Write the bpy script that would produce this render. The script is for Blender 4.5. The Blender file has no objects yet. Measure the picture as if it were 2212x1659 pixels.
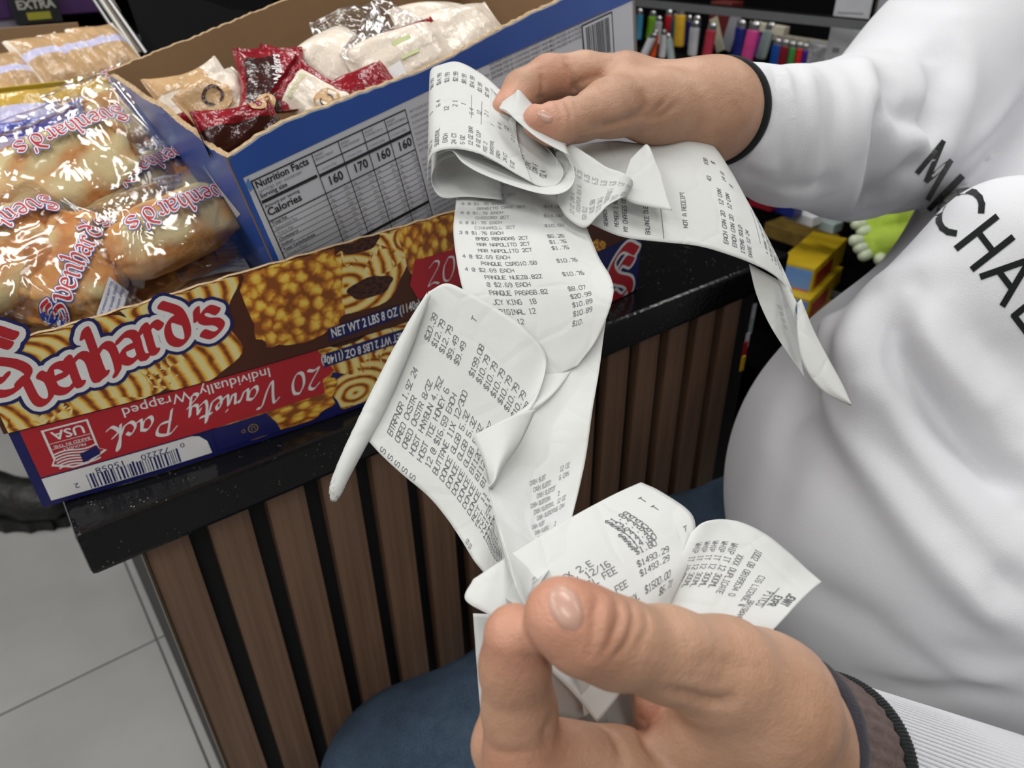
import bpy, bmesh, math, random
import numpy as np
from mathutils import Vector, Matrix
from mathutils.bvhtree import BVHTree
rnd = random.Random(7)
RS = np.random.default_rng(11)
S = bpy.context.scene
# ---------------------------------------------------------------- camera
F, CX, CY, CAMZ = 1600.0, 1106.0, 829.5, 1.25
_d = np.array([46, 2509.5, F]); _d /= np.linalg.norm(_d)
_up = -_d; _y = np.array([0, 0, 1.0]) - _up[2] * _up; _y /= np.linalg.norm(_y); _x = np.cross(_y, _up)
RC = np.array([_x, _y, _up])                       # world = RC @ camera(x right, y down, z forward)
CAM = np.array([0, 0, CAMZ])
def ray(px, py): return RC @ np.array([(px - CX) / F, (py - CY) / F, 1.0])
def at(px, py, d): return CAM + ray(px, py) * d    # point seen at a pixel, d metres in front of the lens plane
def onz(px, py, z):
    r = ray(px, py); return CAM + r * ((z - CAMZ) / r[2])
def proj(P):
    c = (np.asarray(P) - CAM) @ RC
    return np.stack([c[..., 0] / c[..., 2] * F + CX, c[..., 1] / c[..., 2] * F + CY, c[..., 2]], -1)
cd = bpy.data.cameras.new('camera'); cam = bpy.data.objects.new('camera', cd); S.collection.objects.link(cam)
cam.matrix_world = Matrix([[RC[i][0], -RC[i][1], -RC[i][2], CAM[i]] for i in range(3)] + [[0, 0, 0, 1]])
cd.sensor_width = 36; cd.lens = F / 2212 * 36; cd.clip_start = 0.02
cd.dof.use_dof = True; cd.dof.focus_distance = 0.36; cd.dof.aperture_fstop = 13
S.camera = cam
# ---------------------------------------------------------------- world, lights, exposure
w = bpy.data.worlds.new('world'); S.world = w; w.use_nodes = True
w.node_tree.nodes['Background'].inputs[0].default_value = (.75, .8, .9, 1); w.node_tree.nodes['Background'].inputs[1].default_value = .25
S.view_settings.view_transform = 'Standard'; S.view_settings.look = 'None'; S.view_settings.gamma = 1
S.view_settings.use_curve_mapping = False; S.view_settings.exposure = 0.0
LAMPS = [(-1.3, 0.2), (-1.3, 1.6), (-1.2, -1.0), (0.15, -.9), (0.15, .75), (0.15, 2.4), (1.5, .0), (1.5, 1.8), (-2.5, -.3), (-2.5, 1.0)]  # far-left pair added to lift the sweatshirt, front-left one to lift front faces
for i, (lx, ly) in enumerate(LAMPS):
    l = bpy.data.lights.new('ceiling_and_fill_lamp', 'AREA'); l.shape = 'RECTANGLE'; l.size = .28; l.size_y = 1.15; l.energy = 12.2; l.color = (1, .985, .95)
    o = bpy.data.objects.new('ceiling_and_fill_lamp', l); S.collection.objects.link(o); o.location = (lx, ly, 2.72); o.rotation_euler = (0, 0, math.radians(36))
# ---------------------------------------------------------------- scene helpers
def tag(o, label=None, cat=None, group=None, kind=None):
    if label: o['label'] = label
    if cat: o['category'] = cat
    if group: o['group'] = group
    if kind: o['kind'] = kind
    return o
def empty(name, loc, label=None, cat=None, group=None, kind=None):
    o = bpy.data.objects.new(name, None); S.collection.objects.link(o); o.location = tuple(loc); o.empty_display_size = .05
    bpy.context.view_layer.update()
    return tag(o, label, cat, group, kind)
def mesh(name, V, Fc, mat, parent=None, smooth=False, mats=None, midx=None, uv=None):
    me = bpy.data.meshes.new(name)
    V = np.asarray(V, float)
    if isinstance(Fc, np.ndarray):
        n = Fc.shape[1]; me.vertices.add(len(V)); me.vertices.foreach_set('co', V.astype(np.float32).ravel())
        me.loops.add(Fc.size); me.loops.foreach_set('vertex_index', Fc.astype(np.int32).ravel())
        me.polygons.add(len(Fc)); me.polygons.foreach_set('loop_start', np.arange(0, Fc.size, n, dtype=np.int32))
        me.update(calc_edges=True); me.validate()
    else:
        me.from_pydata([tuple(v) for v in V], [], [tuple(f) for f in Fc]); me.update()
    for m in (mats or [mat]): me.materials.append(m)
    if midx is not None: me.polygons.foreach_set('material_index', np.asarray(midx, np.int32))
    if uv is not None:
        ul = me.uv_layers.new(name='UVMap'); li = np.empty(len(me.loops), np.int32); me.loops.foreach_get('vertex_index', li)
        ul.data.foreach_set('uv', np.asarray(uv, np.float32)[li].ravel())
    if smooth: me.polygons.foreach_set('use_smooth', np.ones(len(me.polygons), bool))
    o = bpy.data.objects.new(name, me); S.collection.objects.link(o)
    if parent is not None: o.parent = parent; o.matrix_parent_inverse = Matrix.Translation(-parent_loc(parent))
    return o
def parent_loc(p):
    v = Vector(p.location)
    while p.parent is not None: p = p.parent; break
    return v
def frame3(u, v, w, o):  # 4x4-like mapping from local to world
    M = np.array([u, v, w]).T
    return lambda P: np.asarray(P) @ M.T + np.asarray(o)
def boxvf(x0, x1, y0, y1, z0, z1, b=0):
    if b <= 0:
        V = [(x, y, z) for z in (z0, z1) for y in (y0, y1) for x in (x0, x1)]
        return np.array(V, float), [(0, 2, 3, 1), (4, 5, 7, 6), (0, 1, 5, 4), (2, 6, 7, 3), (0, 4, 6, 2), (1, 3, 7, 5)]
    bm = bmesh.new(); bmesh.ops.create_cube(bm, size=1)
    for v in bm.verts: v.co = Vector(((x0 + x1) / 2 + v.co.x * (x1 - x0), (y0 + y1) / 2 + v.co.y * (y1 - y0), (z0 + z1) / 2 + v.co.z * (z1 - z0)))
    bmesh.ops.bevel(bm, geom=bm.edges[:], offset=b, segments=2, affect='EDGES', profile=.6)
    bm.verts.index_update(); V = np.array([v.co[:] for v in bm.verts]); Fa = [[v.index for v in f.verts] for f in bm.faces]; bm.free()
    return V, Fa
class MB:
    def __init__(s): s.V = []; s.F = []; s.M = []; s.n = 0
    def add(s, V, Fa, m=0):
        s.V.append(np.asarray(V, float)); s.F += [tuple(i + s.n for i in f) for f in Fa]; s.M += [m] * len(Fa); s.n += len(V); return s
    def box(s, T, *a, m=0, b=0):
        V, Fa = boxvf(*a, b=b); return s.add(T(V) if T else V, Fa, m)
    def build(s, name, mats, parent=None, smooth=False):
        mats = mats if isinstance(mats, list) else [mats]
        return mesh(name, np.concatenate(s.V), s.F, None, parent, smooth, mats=mats, midx=s.M)
def quadgrid(nv, nu):
    i = np.arange(nv - 1)[:, None] * nu + np.arange(nu - 1)[None]
    return np.stack([i, i + 1, i + 1 + nu, i + nu], -1).reshape(-1, 4)
def solidify(o, t, off=0):
    m = o.modifiers.new('s', 'SOLIDIFY'); m.thickness = t; m.offset = off; return o
def tube(pts, r, n=10, closed=False, caps=True):
    P = np.asarray(pts, float); m = len(P); r = np.broadcast_to(np.asarray(r, float), (m,))
    T = np.gradient(P, axis=0) if not closed else (np.roll(P, -1, 0) - np.roll(P, 1, 0))
    T /= np.linalg.norm(T, axis=1)[:, None]
    ref = np.array([0, 0, 1.]) if abs(T[0][2]) < .9 else np.array([1., 0, 0]); V = []; a = np.arange(n) * 2 * math.pi / n
    N = np.cross(T[0], ref)
    for i in range(m):
        N = N - N.dot(T[i]) * T[i]; N /= np.linalg.norm(N); B = np.cross(T[i], N)
        V.append(P[i] + r[i] * (np.cos(a)[:, None] * N + np.sin(a)[:, None] * B))
    V = np.concatenate(V); Fa = []
    for i in range(m if closed else m - 1):
        for j in range(n): Fa.append((i * n + j, i * n + (j + 1) % n, ((i + 1) % m) * n + (j + 1) % n, ((i + 1) % m) * n + j))
    if caps and not closed: Fa.append(tuple(range(n))[::-1]); Fa.append(tuple((m - 1) * n + j for j in range(n)))
    return V, Fa
def catmull(P, n):  # P (m,k) -> (m-1)*n+1 samples
    P = np.asarray(P, float); m = len(P); Q = np.concatenate([[2 * P[0] - P[1]], P, [2 * P[-1] - P[-2]]]); out = []
    for i in range(m - 1):
        t = (np.arange(n) / n)[:, None]; a, b, c, d = Q[i], Q[i + 1], Q[i + 2], Q[i + 3]
        out.append(.5 * (2 * b + (c - a) * t + (2 * a - 5 * b + 4 * c - d) * t * t + (3 * b - a - 3 * c + d) * t ** 3))
    return np.concatenate(out + [P[-1:]])
def pl(pts):  # list of (px,py,d)
    return np.array([at(*p) for p in pts])
# ---------------------------------------------------------------- materials
def srgb(r, g, b):
    f = lambda c: c / 12.92 if c <= .04045 else ((c + .055) / 1.055) ** 2.4
    return (f(r / 255), f(g / 255), f(b / 255), 1)
def N(nt, t, **k):
    n = nt.nodes.new(t)
    for a, b in k.items(): setattr(n, a, b)
    return n
def ramp(nt, fac, stops, interp='LINEAR'):
    r = N(nt, 'ShaderNodeValToRGB'); r.color_ramp.interpolation = interp; e = r.color_ramp.elements
    while len(e) < len(stops): e.new(.5)
    for i, (p, c) in enumerate(stops): e[i].position = p; e[i].color = c
    nt.links.new(fac, r.inputs[0]); return r.outputs[0]
def pmat(name, col, rough=.6, metal=0, noise=None, bump=None, coat=0, sub=0, trans=0, spec=.5, coord='Object', sheen=0):
    """principled with optional colour noise (scale, amount) and bump (scale, distance)"""
    m = bpy.data.materials.new(name); m.use_nodes = True; nt = m.node_tree; b = nt.nodes['Principled BSDF']
    b.inputs['Base Color'].default_value = col; b.inputs['Roughness'].default_value = rough; b.inputs['Metallic'].default_value = metal
    b.inputs['Coat Weight'].default_value = coat; b.inputs['Specular IOR Level'].default_value = spec
    b.inputs['Transmission Weight'].default_value = trans; b.inputs['Sheen Weight'].default_value = sheen
    if sub:
        b.inputs['Subsurface Weight'].default_value = sub; b.inputs['Subsurface Radius'].default_value = (1, .35, .2); b.inputs['Subsurface Scale'].default_value = .004
    tc = N(nt, 'ShaderNodeTexCoord')
    noise = noise or (40, .06)
    n = N(nt, 'ShaderNodeTexNoise'); n.inputs['Scale'].default_value = noise[0]; n.inputs['Detail'].default_value = 5; nt.links.new(tc.outputs[coord], n.inputs[0])
    k = noise[1]; c0 = tuple(max(0, c * (1 - k)) for c in col[:3]) + (1,); c1 = tuple(min(1, c * (1 + k)) for c in col[:3]) + (1,)
    nt.links.new(ramp(nt, n.outputs[0], [(.3, c0), (.7, c1)]), b.inputs['Base Color'])
    if bump:
        n2 = N(nt, 'ShaderNodeTexNoise'); n2.inputs['Scale'].default_value = bump[0]; n2.inputs['Detail'].default_value = 4; nt.links.new(tc.outputs[coord], n2.inputs[0])
        bp = N(nt, 'ShaderNodeBump'); bp.inputs['Distance'].default_value = bump[1]; bp.inputs['Strength'].default_value = 1; nt.links.new(n2.outputs[0], bp.inputs['Height']); nt.links.new(bp.outputs[0], b.inputs['Normal'])
    return m
M = {}
M['print_white'] = pmat('print_white', srgb(225, 226, 228), .45)
M['print_red'] = pmat('print_red', srgb(176, 32, 44), .42)
M['print_navy'] = pmat('print_navy', srgb(22, 26, 92), .42)
M['print_blue'] = pmat('print_blue', srgb(38, 62, 160), .42)
M['print_black'] = pmat('print_black', srgb(30, 30, 33), .5)
M['print_grey'] = pmat('print_grey', srgb(120, 120, 124), .5)
M['print_gold'] = pmat('print_gold', srgb(150, 125, 60), .4)
M['ink'] = pmat('thermal_ink', srgb(88, 90, 94), .6, noise=(900, .25))
M['ink_light'] = pmat('faded_thermal_ink', srgb(150, 152, 154), .6, noise=(900, .2))
# ---------------------------------------------------------------- SDF modelling (round cones and ellipsoids blended, then surface nets)
class Field:
    def __init__(s, lo, hi, h, big=.06):
        s.lo = np.array(lo, float); s.h = h; s.n = np.ceil((np.array(hi) - s.lo) / h).astype(int) + 1
        s.F = np.full(s.n, big, np.float32)
    def sub(s, lo, hi):
        a = np.maximum(np.floor((lo - s.lo) / s.h).astype(int), 0); b = np.minimum(np.ceil((hi - s.lo) / s.h).astype(int) + 1, s.n)
        if (b <= a).any(): return None, None
        g = [(s.lo[i] + s.h * np.arange(a[i], b[i])).astype(np.float32) for i in range(3)]
        return (slice(a[0], b[0]), slice(a[1], b[1]), slice(a[2], b[2])), (g[0][:, None, None], g[1][None, :, None], g[2][None, None, :])
    def _apply(s, sl, d, k, op):
        f = s.F[sl]
        if op == 'sub':
            d = -d
            if k > 0: hh = np.clip(.5 + .5 * (d - f) / k, 0, 1); s.F[sl] = f + (d - f) * hh + k * hh * (1 - hh)
            else: s.F[sl] = np.maximum(f, d)
        else:
            if k > 0: hh = np.clip(.5 + .5 * (d - f) / k, 0, 1); s.F[sl] = d + (f - d) * hh - k * hh * (1 - hh)
            else: s.F[sl] = np.minimum(f, d)
    def cone(s, a, b, ra, rb, k=.005, op='add'):
        a = np.asarray(a, float); b = np.asarray(b, float); pad = max(ra, rb) + max(k, .004) * 1.6
        sl, g = s.sub(np.minimum(a, b) - pad, np.maximum(a, b) + pad)
        if sl is None: return
        ba = b - a; q = [g[i] - np.float32(a[i]) for i in range(3)]
        t = np.clip((q[0] * ba[0] + q[1] * ba[1] + q[2] * ba[2]) / max(ba.dot(ba), 1e-12), 0, 1)
        d = np.sqrt((q[0] - t * ba[0]) ** 2 + (q[1] - t * ba[1]) ** 2 + (q[2] - t * ba[2]) ** 2) - (ra + (rb - ra) * t)
        s._apply(sl, d.astype(np.float32), k, op)
    def chain(s, pts, k=.005, op='add', js=0.0):  # pts: list of (point, r)
        for (a, ra), (b, rb) in zip(pts[:-1], pts[1:]): s.cone(a, b, ra, rb, k, op)
    def ell(s, c, axes, R_, k=.01, op='add'):  # axes radii, R_ rows = axis directions
        c = np.asarray(c, float); rm = max(axes); pad = rm + k * 1.6
        sl, g = s.sub(c - pad, c + pad)
        if sl is None: return
        q = [g[i] - np.float32(c[i]) for i in range(3)]; l = [q[0] * R_[j][0] + q[1] * R_[j][1] + q[2] * R_[j][2] for j in range(3)]
        k0 = np.sqrt(sum((l[j] / axes[j]) ** 2 for j in range(3))); k1 = np.sqrt(sum((l[j] / axes[j] ** 2) ** 2 for j in range(3))) + 1e-9
        s._apply(sl, (k0 * (k0 - 1) / k1).astype(np.float32), k, op)
    def cut(s, c, n_, rad):  # remove the half-space beyond plane (c, n) inside a cube of half-size rad
        c = np.asarray(c, float); sl, g = s.sub(c - rad, c + rad)
        d = (g[0] - c[0]) * n_[0] + (g[1] - c[1]) * n_[1] + (g[2] - c[2]) * n_[2]
        s.F[sl] = np.maximum(s.F[sl], d.astype(np.float32))
    def net(s):
        F_ = s.F; sg = F_ < 0; c = np.zeros(np.array(F_.shape) - 1, np.uint8)
        offs = [(i, j, k) for i in (0, 1) for j in (0, 1) for k in (0, 1)]; n = F_.shape
        for o in offs: c += sg[o[0]:n[0] - 1 + o[0], o[1]:n[1] - 1 + o[1], o[2]:n[2] - 1 + o[2]]
        act = np.argwhere((c > 0) & (c < 8)); idx = np.full(c.shape, -1, np.int32); idx[tuple(act.T)] = np.arange(len(act))
        cv = {o: F_[act[:, 0] + o[0], act[:, 1] + o[1], act[:, 2] + o[2]] for o in offs}
        acc = np.zeros((len(act), 3)); cnt = np.zeros(len(act))
        for o in offs:
            for ax in range(3):
                if o[ax]: continue
                p = list(o); p[ax] = 1; p = tuple(p); fa, fb = cv[o], cv[p]; m = (fa < 0) != (fb < 0)
                t = np.where(m, fa / np.where(m, fa - fb, 1), 0); e = np.array(o, float)[None] + t[:, None] * np.eye(3)[ax][None]
                acc += e * m[:, None]; cnt += m
        V = s.lo + s.h * (act + acc / cnt[:, None]); Q = []
        for ax in range(3):
            o1, o2 = (ax + 1) % 3, (ax + 2) % 3
            a = np.moveaxis(sg, ax, 0); x = a[:-1] != a[1:]; e = np.argwhere(x)
            inv = [0, 0, 0]; rest = [i for i in range(3) if i != ax]; P = np.zeros_like(e); P[:, ax] = e[:, 0]; P[:, rest[0]] = e[:, 1]; P[:, rest[1]] = e[:, 2]
            ok = (P[:, o1] > 0) & (P[:, o2] > 0) & (P[:, o1] < n[o1] - 1) & (P[:, o2] < n[o2] - 1); P = P[ok]
            def g(d1, d2):
                q = P.copy(); q[:, o1] += d1; q[:, o2] += d2; return idx[tuple(q.T)]
            quad = np.stack([g(-1, -1), g(0, -1), g(0, 0), g(-1, 0)], -1); flip = ~sg[tuple(P.T)]
            quad[flip] = quad[flip][:, ::-1]; Q.append(quad)
        return V, np.concatenate(Q)
def relax(V, Q, it=2, lam=.5):
    E = np.concatenate([Q[:, [0, 1]], Q[:, [1, 2]], Q[:, [2, 3]], Q[:, [3, 0]]])
    for _ in range(it):
        A = np.zeros_like(V); c = np.zeros(len(V)); np.add.at(A, E[:, 0], V[E[:, 1]]); np.add.at(c, E[:, 0], 1); np.add.at(A, E[:, 1], V[E[:, 0]]); np.add.at(c, E[:, 1], 1)
        V = V + lam * (A / np.maximum(c, 1)[:, None] - V)
    return V
def normals(V, Q):
    n = np.cross(V[Q[:, 2]] - V[Q[:, 0]], V[Q[:, 3]] - V[Q[:, 1]]); o = np.zeros_like(V)
    for i in range(4): np.add.at(o, Q[:, i], n)
    return o / (np.linalg.norm(o, axis=1)[:, None] + 1e-12)
def bvh(V, Q): return BVHTree.FromPolygons([Vector(v) for v in V], [tuple(int(i) for i in q) for q in Q])
def hit(tree, px, py):
    r = Vector(ray(px, py)).normalized(); h = tree.ray_cast(Vector(CAM), r)
    return None if h[0] is None else (np.array(h[0]), np.array(h[1]))
def segdist(V, P):
    d = np.full(len(V), 1e9); 
    for a, b in zip(P[:-1], P[1:]):
        ba = b - a; t = np.clip(((V - a) @ ba) / max(ba @ ba, 1e-12), 0, 1); d = np.minimum(d, np.linalg.norm(V - a - t[:, None] * ba, axis=1))
    return d
def crease(V, Nn, tree, lines):  # lines: (pixel polyline, width m, height m)  >0 ridge, <0 groove
    out = np.zeros(len(V))
    for pts, wd, ht in lines:
        P = [hit(tree, *p) for p in catmull(pts, 6)]; P = [p[0] for p in P if p is not None]
        if len(P) < 2: continue
        P = np.array(P); lo = P.min(0) - 4 * wd; hi = P.max(0) + 4 * wd; m = ((V > lo) & (V < hi)).all(1)
        if not m.any(): continue
        d = segdist(V[m], P)
        L = np.linalg.norm(V[m] - P[0], axis=1); L2 = np.linalg.norm(V[m] - P[-1], axis=1); fade = np.clip(np.minimum(L, L2) / (3 * wd) + .35, 0, 1)
        out[m] += ht * np.exp(-(d / wd) ** 2) * fade
    return V + Nn * out[:, None]
# ---------------------------------------------------------------- stroke lettering
FONT = dict(A='0004264440 0242', B='00063645443303 3342413000', C='4536160501103041', D='00062644422000', E='46060040 0333', F='460600 0333', G='453616050110304143 4323', H='0006 4046 0343', I='1030 2026 1636', J='0110304146', K='0006 460340', L='060040', M='0006234640', N='00064046', O='103041453616050110', P='00063645443303', Q='103041453616050110 2240', R='00063645443303 2340', S='453616050413334241301001', T='0646 2026', U='060110304146', V='062046', W='0610233046', X='0046 0640', Y='062346 2320', Z='06460040',
 **{'0': '103041453616050110', '1': '152620 1030', '2': '05163645440040', '3': '05163645443342413010 0110 2333', '4': '30360242', '5': '460603334241301001', '6': '361605011030414233 3303', '7': '064620', '8': '130405163645443313 1302011030414233', '9': '10304145361605041343', '$': '453616050413334241301001 2027', '.': '2021', '@': '4010010516364542222444', '/': '0046', '#': '1016 3036 0242 0444', '-': '0343', '%': '0046 0516 3041', ':': '2122 2425', 'x': '0044 0440', '*': '1145 4115 0343', '(': '36241230', ')': '16242210', '!': '2226 2021'})
def strokes(text, x, y, h, adv=.82, wd=.1, font=FONT, slant=0, step=None):
    """quads (n,4,2) for a line of text whose lower left is x,y; h = cap height; wd = pen width / h"""
    out = []; s = h / 6.0; hw = wd * h / 2
    for ch in text:
        for p in font.get(ch, '').split():
            P = np.array([(int(p[i]), int(p[i + 1])) for i in range(0, len(p) - 1, 2)], float) * [s * .95, s]; P[:, 0] += x + P[:, 1] * slant; P[:, 1] += y
            out += penline(P, hw, step)
        x += adv * h
    return out
def penline(P, hw, step=None):
    out = []
    for a, b in zip(P[:-1], P[1:]):
        t = b - a; L = np.linalg.norm(t)
        if L < 1e-9: continue
        t = t / L; n_ = np.array([-t[1], t[0]]) * hw; a2 = a - t * hw * .6; b2 = b + t * hw * .6
        k = 1 if not step else max(1, int(math.ceil(L / step)))
        for i in range(k):
            p = a2 + (b2 - a2) * i / k; q = a2 + (b2 - a2) * (i + 1) / k; out.append([p - n_, q - n_, q + n_, p + n_])
    return out
def hull(pts):
    pts = sorted(set((round(p[0], 7), round(p[1], 7)) for p in pts))
    def half(ps):
        h = []
        for p in ps:
            while len(h) >= 2 and (h[-1][0] - h[-2][0]) * (p[1] - h[-2][1]) - (h[-1][1] - h[-2][1]) * (p[0] - h[-2][0]) <= 0: h.pop()
            h.append(p)
        return h
    a, b = half(pts), half(pts[::-1]); return a[:-1] + b[:-1]
def nibline(P, nibw, ang, grow=0, thin=.22):
    """convex sweeps of a broad nib (an ellipse) along P; grow fattens it (for outlines)"""
    a = np.arange(14) * 2 * math.pi / 14; e = np.stack([np.cos(a) * nibw / 2, np.sin(a) * nibw / 2 * thin], 1); c, s_ = math.cos(ang), math.sin(ang)
    e = e @ np.array([[c, s_], [-s_, c]]); r = np.linalg.norm(e, axis=1)[:, None]; e = e + np.stack([np.cos(a + ang), np.sin(a + ang)], 1) * grow
    return [hull(list(map(tuple, p0 + e)) + list(map(tuple, p1 + e))) for p0, p1 in zip(P[:-1], P[1:])]
BL = dict(v=[[(0, .9), (.22, .95), (.28, .2), (.5, 0), (.8, .25), (.85, .75), (.68, .98)]], e=[[(.18, .5), (.72, .62), (.6, .92), (.25, .85), (.15, .2), (.45, 0), (.8, .18)]],
 n=[[(0, .8), (.2, .95), (.2, .1), (.32, 0)], [(.2, .75), (.55, .98), (.76, .8), (.76, .1), (.9, 0)]], h=[[(.05, 1.45), (.2, 1.55), (.2, .1), (.32, 0)], [(.2, .7), (.55, .98), (.76, .78), (.74, .1), (.6, -.12)]],
 a=[[(.15, .82), (.45, .98), (.7, .82), (.7, .1), (.86, 0)], [(.7, .55), (.22, .45), (.12, .15), (.35, 0), (.7, .2)]], r=[[(0, .8), (.2, .95), (.2, .1), (.32, 0)], [(.2, .75), (.5, .98), (.68, .82)]],
 d=[[(.15, 1.5), (.62, 1.15), (.76, .7), (.72, .2), (.45, 0), (.15, .22), (.15, .68), (.4, .92), (.74, .72)]], s=[[(.75, .8), (.45, .98), (.15, .75), (.3, .56), (.65, .44), (.76, .2), (.4, 0), (.08, .18)]],
 q=[[(.1, 1.55), (.02, 1.2)]], S=[[(1.0, 1.3), (.6, 1.6), (.15, 1.3), (.25, .95), (.8, .65), (.95, .3), (.5, -.05), (.0, .2)], [(.35, 1.2), (.6, 1.3), (.85, 1.1)], [(.15, .45), (.45, .3), (.6, .4)]])
SC = {'2': [[(.1, .8), (.35, 1), (.55, .8), (.1, .05), (.35, .1), (.6, 0)]], '0': [[(.3, 1), (.1, .6), (.15, .1), (.4, 0), (.6, .4), (.55, .9), (.3, 1)]],
 'V': [[(0, .9), (.2, 1.05), (.25, .7), (.25, 0), (.5, .4), (.75, 1.05), (.95, 1.1)]], 'a': [[(.5, .5), (.3, .55), (.08, .25), (.15, 0), (.4, .15), (.52, .5), (.48, .05), (.65, .1)]],
 'r': [[(0, .1), (.18, .5), (.22, .45), (.38, .5), (.35, .1), (.5, .1)]], 'i': [[(0, .1), (.18, .5), (.18, .05), (.35, .1)], [(.25, .72), (.28, .76)]], 'e': [[(0, .15), (.3, .35), (.25, .55), (.1, .3), (.15, 0), (.45, .12)]],
 't': [[(0, .15), (.3, 1), (.2, .3), (.25, 0), (.45, .12)], [(.05, .65), (.5, .7)]], 'y': [[(0, .3), (.12, .5), (.12, .1), (.35, .1), (.45, .5), (.3, -.4), (.05, -.35), (.5, .1)]],
 'P': [[(.35, 1), (.1, -.05)], [(0, .8), (.3, 1.05), (.75, .9), (.6, .5), (.2, .45)]], 'c': [[(.4, .45), (.25, .55), (.06, .25), (.2, 0), (.48, .12)]], 'k': [[(0, .15), (.35, 1), (.25, 1), (.1, 0)], [(.15, .25), (.45, .5), (.2, .28), (.4, 0), (.6, .1)]]}
def glyphs(text, table, x, y, size, nibw, ang, grow=0, adv={}, slant=0, thin=.22, rev=False):
    out = []
    for ch in text:
        if ch in table:
            for p in table[ch]:
                P = catmull(p, 4) * size; P[:, 0] += x + P[:, 1] * slant; P[:, 1] += y; out += nibline(P, nibw * size, ang, grow, thin)
            x += size * adv.get(ch, 1.0)
        else: x += size * .5
    return out
_fc = {}
def ftext(text, size=1.0, bold=0.0, shear=0.0, sx=1.0):
    """built-in font -> (verts2d, faces), lower left at 0,0"""
    k = (text, bold, shear)
    if k not in _fc:
        c = bpy.data.curves.new('t', 'FONT'); c.body = text; c.size = 1; c.offset = bold; c.shear = shear; c.resolution_u = 2; c.fill_mode = 'FRONT'
        o = bpy.data.objects.new('t', c); me = bpy.data.meshes.new_from_object(o); V = np.array([v.co[:2] for v in me.vertices]).reshape(-1, 2); Fa = [tuple(p.vertices) for p in me.polygons]
        bpy.data.meshes.remove(me); bpy.data.objects.remove(o); bpy.data.curves.remove(c); _fc[k] = (V, Fa)
    V, Fa = _fc[k]; return V * size * [sx, 1], Fa
class Decal:
    """collects flat shapes in (u,v) metres, maps them on a surface; every shape a hair above the last"""
    def __init__(s, mapf, base=.0003, eps=2.5e-6): s.f = mapf; s.V = []; s.Fa = []; s.n = 0; s.M = []; s.lift = []; s.base = base; s.eps = eps; s.k = 0
    def polys(s, ps, m=0, layer=0):
        for p in ps:
            s.V.append(np.asarray(p, float)); s.Fa.append(tuple(range(s.n, s.n + len(p)))); s.n += len(p); s.M.append(m)
            s.lift.append(np.full(len(p), layer * 6e-5 + s.eps * (s.k % 20))); s.k += 1
        return s
    def tris(s, VF, x, y, m=0, layer=0, rot=0.0):
        V, Fa = VF
        if not len(V): return s
        c, q = math.cos(rot), math.sin(rot); V = V @ np.array([[c, q], [-q, c]]) + [x, y]
        s.V.append(V); s.Fa += [tuple(i + s.n for i in f) for f in Fa]; s.M += [m] * len(Fa); s.n += len(V); s.lift.append(np.full(len(V), layer * 6e-5 + s.eps * (s.k % 20))); s.k += 1
        return s
    def rect(s, x0, x1, y0, y1, m=0, layer=0, nx=1):
        xs = np.linspace(x0, x1, nx + 1); return s.polys([[(a, y0), (b, y0), (b, y1), (a, y1)] for a, b in zip(xs[:-1], xs[1:])], m, layer)
    def build(s, name, mats, parent):
        V = np.concatenate(s.V); L = np.concatenate(s.lift) + s.base
        return mesh(name, s.f(V[:, 0], V[:, 1], L), s.Fa, None, parent, mats=mats if isinstance(mats, list) else [mats], midx=s.M)
# ---------------------------------------------------------------- room shell
YAW = math.radians(36.2); CU = np.array([math.cos(YAW), math.sin(YAW), 0]); CW = np.array([-math.sin(YAW), math.cos(YAW), 0]); CZ = np.array([0, 0, 1.])
M['tile'] = pmat('floor_tile', srgb(154, 154, 153), .35, noise=(3.0, .13), bump=(60, .0004))
M['grout'] = pmat('grout', srgb(98, 98, 98), .8)
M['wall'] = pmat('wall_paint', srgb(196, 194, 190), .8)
M['wall_dark'] = pmat('darkened_wall_paint', srgb(74, 72, 72), .8); M['ceil'] = pmat('ceiling_panel', srgb(215, 215, 210), .9)  # back and right walls coloured darker to dim their reflection in the granite
fl = MB().box(None, -3.2, 3.2, -1.8, 4.2, -.06, -.004).build('floor', M['grout']); tag(fl, kind='structure')
G0 = np.array([-.74, 1.01, 0]); ts = .746; V, Fa = boxvf(.002, ts - .002, .002, ts - .002, -.004, 0, b=.0012); tm = None
for i in range(-6, 7):
    for j in range(-5, 6):
        p = G0 + CU * i * ts + CW * j * ts
        if not (-2.6 < p[0] < 2.5 and -1.5 < p[1] < 3.0): continue
        if tm is None: t = mesh('tile', V, Fa, M['tile'], fl); tm = t.data
        else: t = bpy.data.objects.new('tile', tm); S.collection.objects.link(t); t.parent = fl
        t.location = p; t.rotation_euler = (0, 0, YAW)
tag(MB().box(None, -3.2, 3.2, -1.8, 4.2, 2.75, 2.8).build('ceiling', M['ceil']), kind='structure')
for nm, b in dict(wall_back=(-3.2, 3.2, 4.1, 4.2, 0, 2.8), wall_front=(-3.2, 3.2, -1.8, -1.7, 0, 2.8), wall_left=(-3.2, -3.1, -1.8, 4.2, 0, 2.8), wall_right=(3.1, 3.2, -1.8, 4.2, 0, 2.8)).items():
    tag(MB().box(None, *b).build(nm, M['wall'] if nm in ('wall_front', 'wall_left') else M['wall_dark']), kind='structure')
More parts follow.
